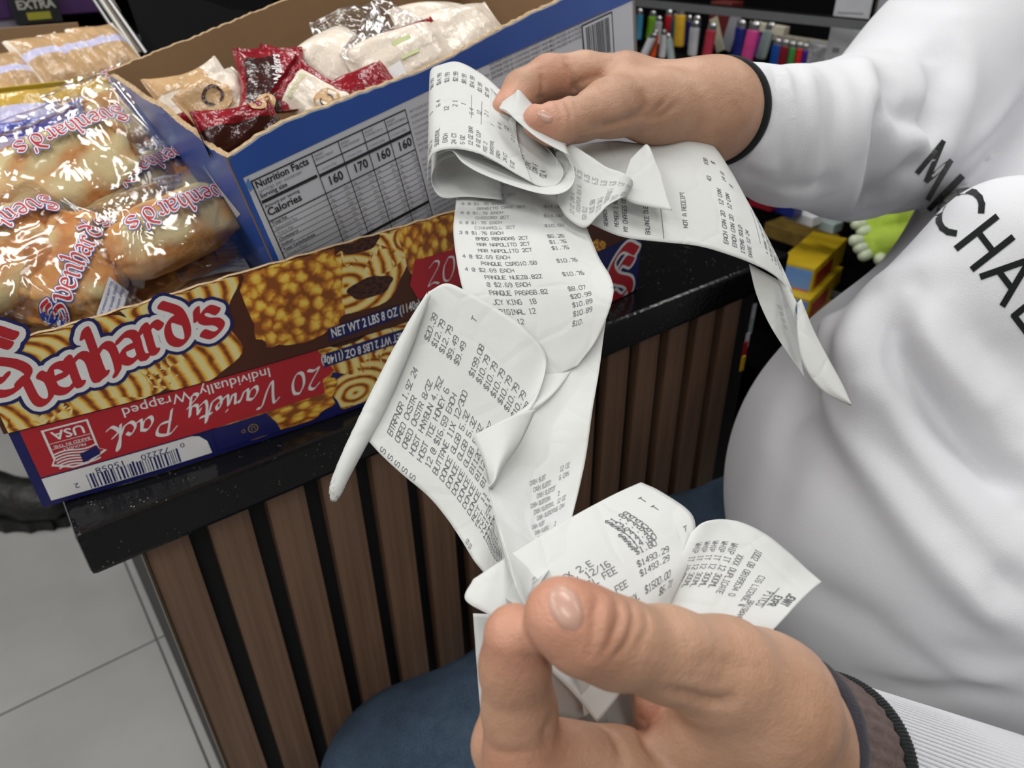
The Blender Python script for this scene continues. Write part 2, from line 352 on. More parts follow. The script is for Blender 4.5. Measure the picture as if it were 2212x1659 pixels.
# ---------------------------------------------------------------- counter
CO = np.array([-.2759, .3491, 0]); TC = frame3(CU, CW, CZ, CO)
def granite():
    m = bpy.data.materials.new('speckled_black_granite'); m.use_nodes = True; nt = m.node_tree; b = nt.nodes['Principled BSDF']
    tc = N(nt, 'ShaderNodeTexCoord'); v = N(nt, 'ShaderNodeTexVoronoi'); v.inputs['Scale'].default_value = 330; nt.links.new(tc.outputs['Object'], v.inputs['Vector'])
    n = N(nt, 'ShaderNodeTexNoise'); n.inputs['Scale'].default_value = 60; nt.links.new(tc.outputs['Object'], n.inputs[0])
    a = ramp(nt, v.outputs['Distance'], [(.0, (.42, .36, .28, 1)), (.13, (.3, .26, .2, 1)), (.2, (.007, .007, .008, 1)), (1, (.004, .004, .005, 1))])
    c = ramp(nt, n.outputs[0], [(.56, (0, 0, 0, 1)), (.7, (1, 1, 1, 1))]); mx = N(nt, 'ShaderNodeMix', data_type='RGBA')
    nt.links.new(c, mx.inputs[0]); mx.inputs[6].default_value = (.006, .006, .007, 1); nt.links.new(a, mx.inputs[7]); nt.links.new(mx.outputs[2], b.inputs['Base Color'])
    b.inputs['Roughness'].default_value = .13; b.inputs['Specular IOR Level'].default_value = .3; n2 = N(nt, 'ShaderNodeTexNoise'); n2.inputs['Scale'].default_value = 240; nt.links.new(tc.outputs['Object'], n2.inputs[0])
    bp = N(nt, 'ShaderNodeBump'); bp.inputs['Distance'].default_value = .0003; nt.links.new(n2.outputs[0], bp.inputs['Height']); nt.links.new(bp.outputs[0], b.inputs['Normal']); return m
def wood():
    m = bpy.data.materials.new('brown_slat_wood'); m.use_nodes = True; nt = m.node_tree; b = nt.nodes['Principled BSDF']
    tc = N(nt, 'ShaderNodeTexCoord'); mp = N(nt, 'ShaderNodeMapping'); mp.inputs['Scale'].default_value = (210, 210, 3); nt.links.new(tc.outputs['Object'], mp.inputs[0])
    n = N(nt, 'ShaderNodeTexNoise'); n.inputs['Scale'].default_value = 1; n.inputs['Detail'].default_value = 6; nt.links.new(mp.outputs[0], n.inputs[0])
    nt.links.new(ramp(nt, n.outputs[0], [(.25, srgb(94, 70, 54)), (.75, srgb(134, 104, 84))]), b.inputs['Base Color']); b.inputs['Roughness'].default_value = .5
    return m
M['granite'] = granite(); M['slat'] = wood(); M['black'] = pmat('matt_black', srgb(14, 15, 18), .7); M['blackgloss'] = pmat('black_gloss', srgb(12, 12, 14), .18)
ct = empty('counter', TC([(.4, .4, 0)])[0], 'black speckled stone topped counter with brown wooden slats on black', 'counter')
MB().box(TC, -.004, .735, 0, 1.25, .884, .92, b=.0035).build('worktop', M['granite'], ct)
MB().box(TC, 0.03, .72, .024, 1.2, .04, .884).box(TC, .05, .70, .06, 1.2, 0, .04).build('carcass', M['black'], ct)
MB().box(TC, .0275, .0292, .010, .05, .0, .884).build('corner_trim', pmat('bronze_trim', srgb(88, 76, 58), .4, metal=.6), ct)
x = .0294; V, Fa = boxvf(0, .030, 0, .0115, .012, .884, b=.0008); sm = None; k = 0
while x < .69:
    if sm is None: o = mesh('slat', V, Fa, M['slat'], ct); sm = o.data
    else: o = bpy.data.objects.new('slat', sm); S.collection.objects.link(o); o.parent = ct
    o.matrix_parent_inverse = Matrix(); o.location = Vector(TC([(x, .012, 0)])[0]) - ct.location; o.rotation_euler = (0, 0, YAW); x += .0441; k += 1
# ---------------------------------------------------------------- person: body (hands, wrists, arms), sweatshirt, jeans
def skin():
    m = bpy.data.materials.new('skin'); m.use_nodes = True; nt = m.node_tree; b = nt.nodes['Principled BSDF']; tc = N(nt, 'ShaderNodeTexCoord')
    n = N(nt, 'ShaderNodeTexNoise'); n.inputs['Scale'].default_value = 28; n.inputs['Detail'].default_value = 6; nt.links.new(tc.outputs['Object'], n.inputs[0])
    c = ramp(nt, n.outputs[0], [(.25, srgb(158, 118, 94)), (.5, srgb(182, 142, 117)), (.78, srgb(198, 158, 134))])
    a = N(nt, 'ShaderNodeAttribute'); a.attribute_name = 'pink'; mx = N(nt, 'ShaderNodeMix', data_type='RGBA'); nt.links.new(a.outputs['Fac'], mx.inputs[0]); nt.links.new(c, mx.inputs[6]); mx.inputs[7].default_value = srgb(205, 128, 108)
    nt.links.new(mx.outputs[2], b.inputs['Base Color']); b.inputs['Roughness'].default_value = .48
    b.inputs['Subsurface Weight'].default_value = .12; b.inputs['Subsurface Radius'].default_value = (1, .3, .15); b.inputs['Subsurface Scale'].default_value = .003
    v = N(nt, 'ShaderNodeTexVoronoi'); v.inputs['Scale'].default_value = 900; nt.links.new(tc.outputs['Object'], v.inputs['Vector'])
    n2 = N(nt, 'ShaderNodeTexNoise'); n2.inputs['Scale'].default_value = 220; n2.inputs['Detail'].default_value = 5; nt.links.new(tc.outputs['Object'], n2.inputs[0])
    b1 = N(nt, 'ShaderNodeBump'); b1.inputs['Distance'].default_value = .00012; nt.links.new(v.outputs['Distance'], b1.inputs['Height'])
    b2 = N(nt, 'ShaderNodeBump'); b2.inputs['Distance'].default_value = .0005; nt.links.new(n2.outputs[0], b2.inputs['Height']); nt.links.new(b1.outputs[0], b2.inputs['Normal']); nt.links.new(b2.outputs[0], b.inputs['Normal'])
    return m
M['skin'] = skin()
def fabric(name, c, scale=1500, d=.00015, rough=.9, big=(9, .04)):
    m = pmat(name, c, rough, noise=big, bump=(scale, d), spec=.2, sheen=.15); return m
M['shirt'] = fabric('white_fleece', srgb(214, 215, 221), 1100, .0003)
M['rib'] = fabric('black_rib_knit', srgb(22, 26, 28), 900, .0004); M['lace'] = fabric('charcoal_lace', srgb(52, 50, 58), 800, .0006)
def denim():
    m = bpy.data.materials.new('blue_denim'); m.use_nodes = True; nt = m.node_tree; b = nt.nodes['Principled BSDF']; tc = N(nt, 'ShaderNodeTexCoord')
    n = N(nt, 'ShaderNodeTexNoise'); n.inputs['Scale'].default_value = 9; n.inputs['Detail'].default_value = 8; n.inputs['Roughness'].default_value = .65; nt.links.new(tc.outputs['Object'], n.inputs[0])
    c = ramp(nt, n.outputs[0], [(.3, srgb(38, 48, 60)), (.55, srgb(56, 70, 88)), (.75, srgb(84, 98, 116))])
    n2 = N(nt, 'ShaderNodeTexNoise'); n2.inputs['Scale'].default_value = 800; nt.links.new(tc.outputs['Object'], n2.inputs[0]); mx = N(nt, 'ShaderNodeMix', data_type='RGBA', blend_type='OVERLAY'); mx.inputs[0].default_value = .5
    nt.links.new(c, mx.inputs[6]); nt.links.new(n2.outputs[0], mx.inputs[7]); nt.links.new(mx.outputs[2], b.inputs['Base Color']); b.inputs['Roughness'].default_value = .9; b.inputs['Specular IOR Level'].default_value = .15
    bp = N(nt, 'ShaderNodeBump'); bp.inputs['Distance'].default_value = .0005; nt.links.new(n2.outputs[0], bp.inputs['Height']); nt.links.new(bp.outputs[0], b.inputs['Normal']); return m
M['denim'] = denim()
def J(px, py, d, r): return (at(px, py, d), r)
# --- left hand (near)
LW = J(1655, 1612, .2805, .0285); fore = at(2108, 1832, .400)
hp = pl([(980, 1190, .2), (980, 1190, .34), (1990, 1190, .2), (1990, 1960, .38), (980, 1960, .36), (1990, 1960, .2), (980, 1960, .2), (1990, 1190, .34)])
Fd = Field(pl([(960, 1180, .2), (960, 1960, .34)]).min(0) - .0, pl([(960, 1180, .2)]).max(0), 1) if 0 else None
PN = [J(*p) for p in [(1215, 1330, .205, .0108), (1262, 1360, .208, .0118), (1330, 1388, .214, .0122), (1440, 1412, .226, .0135), (1560, 1455, .240, .0175), (1640, 1530, .255, .024)]]
IX = [J(*p) for p in [(1500, 1690, .262, .0150), (1330, 1660, .246, .0128), (1130, 1628, .232, .0122), (1122, 1530, .228, .0112), (1112, 1440, .223, .0104), (1112, 1372, .217, .0092)]]
MD = [J(*p) for p in [(1540, 1760, .282, .0145), (1330, 1745, .27, .012), (1098, 1610, .250, .0118), (1108, 1520, .262, .0102), (1130, 1430, .266, .0095), (1140, 1385, .262, .0085)]]
RG = [J(*p) for p in [(1570, 1810, .30, .0135), (1330, 1830, .29, .0115), (1160, 1740, .285, .0108), (1250, 1640, .292, .0098), (1370, 1590, .285, .009)]]
PK = [J(*p) for p in [(1600, 1840, .315, .012), (1420, 1870, .31, .0098), (1300, 1790, .305, .009), (1390, 1690, .300, .0085), (1418, 1600, .272, .0082), (1412, 1510, .262, .0078)]]
allp = PN + IX + MD + RG + PK + [LW, (fore, .034)]
A_ = np.array([p for p, r in allp]); lo = A_.min(0) - .03; hi = A_.max(0) + .03
f = Field(lo, hi, .0011)
pal = [(1600, 1590, .264, .026), (1540, 1640, .268, .020), (1580, 1700, .285, .021), (1630, 1602, .272, .0268)]
wr = LW[0]
f.cone(wr, fore, .0280, .0310, .008)
for p in pal: f.cone(J(*p)[0], wr, p[3], .0272, .012)
for ch in (IX, MD, RG, PK): f.cone(ch[0][0], J(1650, 1680, .275, .02)[0], ch[0][1], .022, .012)
f.chain(IX, .0035); f.chain(PN, .005)
f.cone(PN[-1][0], wr, .024, .0268, .012); f.cone(J(1500, 1600, .25, .02)[0], J(1580, 1650, .262, .02)[0], .012, .018, .01)
f.chain(PK[3:], .002)
g = Field(lo, hi, .0011); g.chain(MD, .004); f.F = np.minimum(f.F, g.F)
g = Field(lo, hi, .0011); g.chain(RG, .004); f.F = np.minimum(f.F, g.F)
V, Q = f.net(); V = relax(V, Q, 2); Nn = normals(V, Q); tr = bvh(V, Q)
W = .0011
V = crease(V, Nn, tr, [
 ([(1292, 1290), (1285, 1330), (1283, 1370), (1275, 1415)], .0013, -.0007), ([(1332, 1295), (1338, 1330), (1325, 1375), (1300, 1420)], .0013, -.0009), ([(1362, 1300), (1368, 1340), (1352, 1390), (1320, 1430)], .0012, -.0007), ([(1395, 1320), (1400, 1360), (1375, 1400)], .0012, -.0005),
 ([(1312, 1295), (1310, 1330), (1304, 1380)], .0016, .0004), ([(1350, 1300), (1354, 1340), (1340, 1390)], .0016, .0004),
 ([(1450, 1495), (1490, 1505), (1540, 1520), (1575, 1515)], .0022, -.0022), ([(1190, 1560), (1184, 1575), (1180, 1600)], .002, -.002), ([(1325, 1590), (1338, 1612), (1345, 1640)], .0018, -.0014), ([(1385, 1560), (1400, 1610), (1440, 1650)], .002, -.0018), ([(1290, 1565), (1300, 1572), (1318, 1580)], .0015, -.0008),
 ([(1480, 1440), (1560, 1436), (1640, 1450)], .003, -.0006), ([(1480, 1465), (1580, 1470)], .002, -.0004), ([(1120, 1418), (1150, 1424), (1175, 1430)], .0013, -.0007), ([(1060, 1620), (1100, 1628), (1150, 1622)], .0015, -.0005)])
tipsL = [(PN[0], .016), (IX[-1], .012), (IX[2], .013), (PK[-1], .012)]
handL = (V, Q, tipsL)
# --- right hand (far)
RW = J(1535, 238, .462, .0265)
TH = [J(*p) for p in [(1166, 262, .402, .0098), (1200, 270, .405, .0112), (1250, 256, .412, .0122), (1320, 232, .42, .0145), (1420, 232, .44, .019)]]
I2 = [J(*p) for p in [(1350, 172, .458, .0145), (1262, 158, .450, .0122), (1185, 163, .443, .0115), (1128, 192, .436, .0105), (1095, 235, .425, .0090)]]
M2 = [J(*p) for p in [(1370, 190, .478, .0145), (1290, 180, .476, .012), (1215, 190, .47, .0112), (1165, 215, .462, .01), (1130, 250, .448, .0088)]]
R2 = [J(*p) for p in [(1385, 205, .496, .0135), (1310, 205, .50, .0112), (1245, 218, .498, .0105), (1195, 240, .488, .0095), (1160, 268, .472, .0085)]]
P2 = [J(*p) for p in [(1400, 222, .512, .0115), (1340, 228, .52, .0095), (1290, 240, .518, .009), (1245, 255, .505, .0082), (1210, 272, .492, .0075)]]
A_ = np.array([p for p, r in TH + I2 + M2 + R2 + P2 + [RW, J(1680, 270, .50, .03)]]); lo = A_.min(0) - .035; hi = A_.max(0) + .035
f = Field(lo, hi, .0013)
f.cone(RW[0], at(1760, 300, .56), .0265, .036, .01)
for c_ in (I2, M2, R2, P2): f.cone(c_[0][0], RW[0], c_[0][1], .024, .012)
f.chain(TH, .005); f.cone(TH[-1][0], RW[0], .019, .025, .014); f.cone(TH[3][0], I2[0][0], .012, .013, .012)
for c_ in (I2, M2, R2, P2):
    g = Field(lo, hi, .0013); g.chain(c_, .004); hh = np.clip(.5 + .5 * (g.F - f.F) / .0015, 0, 1); f.F = g.F + (f.F - g.F) * hh - .0015 * hh * (1 - hh)
V, Q = f.net(); V = relax(V, Q, 2); Nn = normals(V, Q); tr = bvh(V, Q)
V = crease(V, Nn, tr, [([(1205, 222), (1212, 245), (1215, 270)], .0016, -.0008), ([(1222, 218), (1232, 240), (1235, 262)], .0016, -.0009), ([(1240, 214), (1252, 236)], .0015, -.0006),
 ([(1168, 152), (1174, 180), (1168, 222)], .0022, -.002), ([(1226, 130), (1232, 160), (1242, 205)], .0025, -.002), ([(1290, 272), (1330, 268), (1390, 240), (1395, 205)], .003, -.0018), ([(1360, 262), (1410, 245), (1440, 215)], .002, -.001), ([(1390, 262), (1430, 250), (1465, 222)], .002, -.0008), ([(1240, 195), (1262, 175), (1300, 165)], .003, -.0015)])
handR = (V, Q, [(TH[0], .014), (I2[-1], .012), (I2[2], .012)])
# --- arms and torso inside the clothes (same mesh)
elR = at(1930, 330, .70); shR = at(2190, -40, .66); elL = at(2750, 1900, .46); shL = at(2850, 500, .50); chest = at(2480, 480, .72); belly = at(2060, 1075, .64); pelvis = at(2080, 1380, .76)
f = Field(np.minimum.reduce([elR, shR, elL, shL, chest, belly, pelvis, handL[0].min(0)]) - .16, np.maximum.reduce([elR, shR, elL, shL, chest, belly, pelvis]) + .16, .006)
f.cone(at(1700, 275, .53), elR, .031, .038, .01); f.cone(elR, shR, .038, .048, .02); f.cone(at(2150, 1860, .35), elL, .033, .036, .01); f.cone(elL, shL, .038, .048, .02); f.cone(belly, chest, .135, .13, .03); f.cone(belly, pelvis, .135, .13, .03); f.cone(chest, shR, .09, .05, .04); f.cone(chest, shL, .09, .05, .04)
V3, Q3 = f.net()
def join(parts):
    n = 0; Vs = []; Qs = []
    for V_, Q_ in parts: Vs.append(V_); Qs.append(Q_ + n); n += len(V_)
    return np.concatenate(Vs), np.concatenate(Qs)
Vb, Qb = join([handL[:2], handR[:2], (V3, Q3)])
person = mesh('person', Vb, Qb, M['skin'], smooth=True); tag(person, 'seated person in white sweatshirt and blue jeans holding up long paper receipts', 'person')
pk = np.zeros(len(Vb), np.float32); n0 = len(handL[0])
for off, hd in ((0, handL), (n0, handR)):
    for (p, r), rad in hd[2]:
        d = np.linalg.norm(Vb[off:off + len(hd[0])] - p[0], axis=1) if isinstance(p, tuple) else np.linalg.norm(Vb[off:off + len(hd[0])] - p, axis=1)
        pk[off:off + len(hd[0])] = np.maximum(pk[off:off + len(hd[0])], .55 * np.exp(-(d / rad) ** 2))
a = person.data.attributes.new('pink', 'FLOAT', 'POINT'); a.data.foreach_set('value', pk)
# thumb nails
M['nail'] = pmat('thumb_nail', srgb(190, 150, 134), .3, noise=(200, .05), coat=.15)
def nail(hv, cen, ux, uy, a_, b_, name='thumbnail'):
    tr_ = bvh(*hv); P = []; k = []
    for i in range(9):
        for j in range(9):
            s, t = (i - 4) / 4, (j - 4) / 4; q = 1 - .18 * s * s * t * t; hx = cen[0] + (ux[0] * s * a_ + uy[0] * t * b_) * (1 - .3 * abs(s * t)) ; hy = cen[1] + (ux[1] * s * a_ + uy[1] * t * b_) * (1 - .3 * abs(s * t))
            h = hit(tr_, hx, hy)
            if h is None: return
            P.append(h[0] + h[1] * (.0007 * (1 - .8 * max(abs(s), abs(t)) ** 6)))
    mesh(name, P, quadgrid(9, 9), M['nail'], person, smooth=True)
nail(handL[:2], (1222, 1312), (.42, .9), (.9, -.42), 54, 35)
nail(handR[:2], (1178, 252), (.75, .65), (.7, -.6), 19, 13)
# --- sweatshirt
cs = np.array([at(1560, 250, .46), at(1600, 1100, .6), at(2212, 1700, .6), at(2075, 1075, .5), at(2900, 900, .6), at(2700, 1500, .62), at(2800, 300, .8), shR, belly, at(2130, 1230, .66), at(2480, 440, .70), elL + [0, 0, .1], shL])
f = Field(cs.min(0) - .19, cs.max(0) + .19, .0048)
bel = at(2075, 1075, .635); che = at(2480, 440, .70); low = at(2130, 1230, .66); lat = at(2700, 900, .66)
f.cone(bel, che, .170, .160, .05); f.cone(bel, low, .172, .155, .06); f.cone(che, at(2900, 900, .6), .16, .15, .08); f.cone(bel, at(2700, 1100, .62), .16, .15, .08)
f.cone(at(1960, 760, .52), at(2180, 560, .50), .045, .055, .06)
c0 = at(1540, 238, .462); c1 = at(1700, 262, .515); c2 = at(1860, 290, .60); c3 = elR
f.chain([(at(1530, 238, .455), .0285), (at(1575, 246, .474), .0305), (at(1625, 275, .492), .0385), (at(1705, 297, .52), .0465), (at(1850, 300, .60), .064), (at(1940, 280, .66), .068)], .008)
f.chain([(at(1930, 260, .66), .064), (at(2040, 140, .66), .066), (at(2200, 40, .66), .085), (che, .13)], .04)
f.chain([(fore, .040), (at(2400, 1880, .43), .050), (elL, .058), (shL, .070), (che, .13)], .03)
axR = at(1660, 262, .515) - at(1560, 240, .462); axR /= np.linalg.norm(axR)
f.cut(at(1562, 242, .468), -axR, .06)
V, Q = f.net(); V = relax(V, Q, 3); Nn = normals(V, Q); tr = bvh(V, Q)
V = crease(V, Nn, tr, [
 # belly rolls running down to the right
 ([(1900, 640), (1850, 760), (1900, 900), (2010, 1060), (2130, 1200), (2260, 1300)], .020, .016), ([(1960, 640), (1930, 740), (1990, 850), (2090, 980), (2212, 1080)], .012, -.014), ([(1980, 600), (1990, 700), (2080, 830), (2212, 950)], .016, .010), ([(1870, 820), (1930, 960), (2030, 1100), (2150, 1230), (2240, 1300)], .012, -.010),
 ([(1800, 700), (1780, 800), (1830, 930), (1930, 1080), (2060, 1250), (2212, 1370)], .013, .009), ([(2050, 640), (2120, 740), (2212, 830)], .014, -.007), ([(2060, 1180), (2130, 1290), (2212, 1350)], .01, .005), ([(1740, 800), (1730, 860), (1680, 930)], .012, -.006), ([(1900, 1480), (2000, 1500), (2212, 1500)], .012, -.006), ([(1960, 1380), (2100, 1460), (2212, 1480)], .01, .005),
 # folds at shoulder and elbow
 ([(1895, 260), (1905, 330), (1890, 420), (1870, 470)], .010, -.012), ([(1925, 200), (1950, 250), (2000, 260), (2060, 230)], .012, -.010), ([(1930, 290), (1985, 300), (2030, 350)], .012, .009), ([(1790, 150), (1815, 210), (1800, 330), (1780, 430)], .008, -.004), ([(1740, 150), (1755, 250), (1745, 400)], .008, .004), ([(1690, 150), (1710, 250), (1700, 380)], .005, .003), ([(1680, 155), (1697, 250), (1690, 380)], .003, -.003), ([(1860, 130), (1880, 200), (1870, 300)], .01, .006),
 ([(2030, 130), (2040, 250), (2020, 350)], .014, -.012), ([(2060, 60), (2090, 160), (2060, 300)], .014, .006), ([(1640, 320), (1660, 380), (1720, 430)], .008, .004), ([(1600, 360), (1700, 400), (1800, 400)], .006, -.003), ([(1880, 480), (1950, 380), (2010, 330)], .012, -.008), ([(1700, 900), (1760, 850), (1800, 760)], .014, -.006), ([(1640, 1150), (1700, 1000), (1740, 900)], .02, -.005), ([(1700, 1250), (1850, 1330), (2000, 1420), (2212, 1440)], .016, -.006), ([(2212, 180), (2150, 260), (2090, 320)], .008, .004), ([(2212, 200), (2150, 285), (2100, 340)], .006, -.003)])
ss = mesh('sweatshirt', V, Q, M['shirt'], person, smooth=True); tag(ss, 'white fleece sweatshirt with black lettering')
trS = bvh(V, Q)
# --- lettering on the chest, stitched to the surface
def on_shirt(o, e1, e2, T):
    def g(u, v, l):
        P = []
        for a_, b_, l_ in zip(u, v, l):
            h = hit(T, o[0] + e1[0] * a_ + e2[0] * b_, o[1] + e1[1] * a_ + e2[1] * b_)
            P.append(h[0] + h[1] * l_ if h is not None else np.array(at(o[0] + e1[0] * a_ + e2[0] * b_, o[1] + e1[1] * a_ + e2[1] * b_, .5)))
        return np.array(P)
    return g
arc = lambda cx, cy, r, a0, a1: [(cx + r * math.cos(math.radians(t)), cy + r * math.sin(math.radians(t))) for t in np.linspace(a0, a1, 14)]
LT = dict(M=[[(0, 0), (.12, 1), (.42, .15), (.72, 1), (.84, 0)]], I=[[(0, 0), (0, 1)]], C=[arc(.52, .5, .5, 45, 315)], H=[[(0, 0), (0, 1)], [(.68, 0), (.68, 1)], [(0, .53), (.68, .53)]], A=[[(0, 0), (.4, 1), (.8, 0)], [(.15, .34), (.65, .34)]], E=[[(.55, 1), (0, 1), (0, 0), (.55, 0)], [(0, .52), (.48, .52)]])
qs = []; x = 0
LETT = [('M', 2003, 312, 2022, 432), ]
def letters(seq):  # (char, baseline-left px, baseline dir px per unit, up dir px per unit)
    out = []
    for ch, (ox, oy), (ex, ey), (ux, uy) in seq:
        for p in LT[ch]:
            p = np.array(p); P = np.stack([ox + p[:, 0] * ex + p[:, 1] * ux, oy + p[:, 0] * ey + p[:, 1] * uy], 1); out += penline(P, 5.4 if ch == 'M' else 7.0, 14)
    return out
qs = letters([('M', (1982, 372), (27, 68), (51, -73)), ('I', (2009, 451), (48, 64), (67, -69)), ('C', (2010, 458), (48, 64), (80, -66)), ('H', (2068, 536), (50, 65), (84, -66)), ('A', (2121, 597), (57, 76), (81, -67)), ('E', (2190, 682), (57, 76), (82, -66))])
dc = Decal(on_shirt((0, 0), (1, 0), (0, 1), trS), base=.0005); dc.polys(qs); le = dc.build('lettering', M['rib'], person); tag(le, 'black sans letters printed on the sweatshirt')
# --- cuffs
def ring(c, ax, r, w, mat, name, parent, n=64, rows=8, rib=0, thick=.0016, lean=(0, 0, 0), taper=1.0, wav=0):
    ax = np.asarray(ax) / np.linalg.norm(ax); ref = np.array([0, 0, 1.]); e1 = np.cross(ax, ref); e1 /= np.linalg.norm(e1); e2 = np.cross(ax, e1); P = []
    a_ = np.arange(n) * 2 * math.pi / n
    for i in range(rows):
        t = i / (rows - 1); rr = r * (1 + (taper - 1) * t) + rib * np.cos(a_ * (n // 4)); rr = rr + (math.sin(t * math.pi) * thick if name != 'sleeve' else 0)
        off = ax * w * t + (wav * (t > .9)) * 0
        P.append(c + off + rr[:, None] * (np.cos(a_)[:, None] * e1 + np.sin(a_)[:, None] * e2) + (ax * wav * t)[None] * np.abs(np.sin(a_ * 9))[:, None])
    V_ = np.concatenate(P); Fa = np.array([(i * n + j, i * n + (j + 1) % n, (i + 1) * n + (j + 1) % n, (i + 1) * n + j) for i in range(rows - 1) for j in range(n)])
    o = mesh(name, V_, Fa, mat, parent, smooth=True); solidify(o, thick, 0); return o
b_ = ring(at(1551, 241, .466), axR, .0292, .0045, M['rib'], 'cuff_band', person, rows=6, thick=.003); tag(b_, 'thin black band at the far cuff')
axL = fore - wr; axL /= np.linalg.norm(axL)
M['under'] = pmat('taupe_mesh_undersleeve', srgb(98, 82, 80), .8, noise=(300, .2), bump=(900, .0004))
tag(ring(at(1651, 1590, .281), axL, .0331, .010, M['lace'], 'lace_edge', person, rows=10, wav=.003, thick=.0020), 'charcoal scalloped lace edge')
tag(ring(at(1668, 1600, .285), axL, .0318, .036, M['under'], 'undersleeve', person, rows=14, rib=.0004, n=160, thick=.0012, taper=1.1), 'taupe ribbed mesh undersleeve')
tag(ring(at(1760, 1650, .303), axL, .0340, .0075, M['rib'], 'cuff_band', person, rows=8, rib=.00045, n=640, thick=.0030), 'black ribbed band at the near cuff')
sl = ring(at(1768, 1655, .305), axL, .0348, .22, M['shirt'], 'sleeve', person, rows=40, rib=.0003, n=480, thick=.003, taper=1.9); tag(sl, 'white ribbed near cuff and sleeve')
# --- jeans
kn = at(905, 1705, .66); hipL = at(1720, 1350, .76); hipR = at(1880, 1080, .84); knR = at(1450, 1215, .80)
footL = np.array([kn[0] + .02, kn[1] - .03, .07]); footR = np.array([knR[0], knR[1] + .02, .07])
f = Field(np.minimum.reduce([kn, footL, footR, hipR, knR]) - .13, np.maximum.reduce([hipL, hipR, knR, pelvis, at(2200, 1400, .7)]) + .14, .006)
f.chain([(footL, .065), (kn, .082), (at(1250, 1530, .71), .094), (hipL, .105), (pelvis, .13)], .03); f.chain([(footR, .06), (knR, .062), (hipR, .09), (pelvis, .13)], .03); f.cone(hipL, hipR, .1, .1, .04)
V, Q = f.net(); V = relax(V, Q, 3); Nn = normals(V, Q); tr = bvh(V, Q)
V = crease(V, Nn, tr, [([(1420, 1150), (1450, 1050), (1530, 1010)], .01, .006), ([(1350, 1080), (1440, 1060), (1500, 1100)], .008, -.005), ([(1700, 1330), (1800, 1420), (1900, 1500)], .005, -.004), ([(760, 1560), (850, 1600), (950, 1640)], .02, -.004), ([(1500, 1010), (1560, 1060), (1590, 1130)], .008, .005), ([(820, 1480), (900, 1500), (1000, 1470)], .015, .003)])
je = mesh('jeans', V, Q, M['denim'], person, smooth=True); tag(je, 'faded dark blue denim jeans')
trJ = bvh(V, Q); M['thread'] = pmat('seam_thread', srgb(196, 190, 170), .8)
dc = Decal(on_shirt((0, 0), (1, 0), (0, 1), trJ), base=.0006); q_ = []
for ln in ([(1855, 1455), (1830, 1475), (1810, 1500)], [(1868, 1465), (1850, 1485)], [(1425, 1080), (1432, 1120), (1470, 1150), (1540, 1160)]):
    P = catmull(ln, 8)
    for a0, b0 in list(zip(P[:-1], P[1:]))[::2]: q_ += penline(np.array([a0, b0]), 1.1)
dc.polys(q_); tag(dc.build('seam_stitching', M['thread'], person), kind='stuff')
# ---------------------------------------------------------------- receipts
def paper():
    m = bpy.data.materials.new('thermal_paper'); m.use_nodes = True; nt = m.node_tree; b = nt.nodes['Principled BSDF']; tc = N(nt, 'ShaderNodeTexCoord')
    n = N(nt, 'ShaderNodeTexNoise'); n.inputs['Scale'].default_value = 20; nt.links.new(tc.outputs['Object'], n.inputs[0])
    nt.links.new(ramp(nt, n.outputs[0], [(.3, srgb(216, 218, 217)), (.7, srgb(224, 226, 226))]), b.inputs['Base Color']); b.inputs['Roughness'].default_value = .5; b.inputs['Specular IOR Level'].default_value = .3
    n2 = N(nt, 'ShaderNodeTexNoise'); n2.inputs['Scale'].default_value = 70; n2.inputs['Detail'].default_value = 3; nt.links.new(tc.outputs['Object'], n2.inputs[0])
    bp = N(nt, 'ShaderNodeBump'); bp.inputs['Distance'].default_value = .0006; nt.links.new(n2.outputs[0], bp.inputs['Height'])
    vd = N(nt, 'ShaderNodeTexVoronoi', feature='DISTANCE_TO_EDGE'); vd.inputs['Scale'].default_value = 34; wp = N(nt, 'ShaderNodeVectorMath', operation='MULTIPLY_ADD'); nt.links.new(n.outputs['Color'], wp.inputs[0]); wp.inputs[1].default_value = (.03, .03, .03); nt.links.new(tc.outputs['Object'], wp.inputs[2]); nt.links.new(wp.outputs[0], vd.inputs['Vector'])
    mr = N(nt, 'ShaderNodeMapRange'); mr.inputs['From Max'].default_value = .09; nt.links.new(vd.outputs['Distance'], mr.inputs[0]); bp2 = N(nt, 'ShaderNodeBump'); bp2.inputs['Distance'].default_value = .00035; bp2.inputs['Strength'].default_value = .6; nt.links.new(mr.outputs[0], bp2.inputs['Height']); nt.links.new(bp.outputs[0], bp2.inputs['Normal']); nt.links.new(bp2.outputs[0], b.inputs['Normal'])
    tl = N(nt, 'ShaderNodeBsdfTranslucent'); tl.inputs[0].default_value = (.8, .8, .78, 1); mx = N(nt, 'ShaderNodeMixShader'); mx.inputs[0].default_value = .22
    nt.links.new(b.outputs[0], mx.inputs[1]); nt.links.new(tl.outputs[0], mx.inputs[2]); nt.links.new(mx.outputs[0], nt.nodes['Material Output'].inputs[0]); return m
M['paper'] = paper()
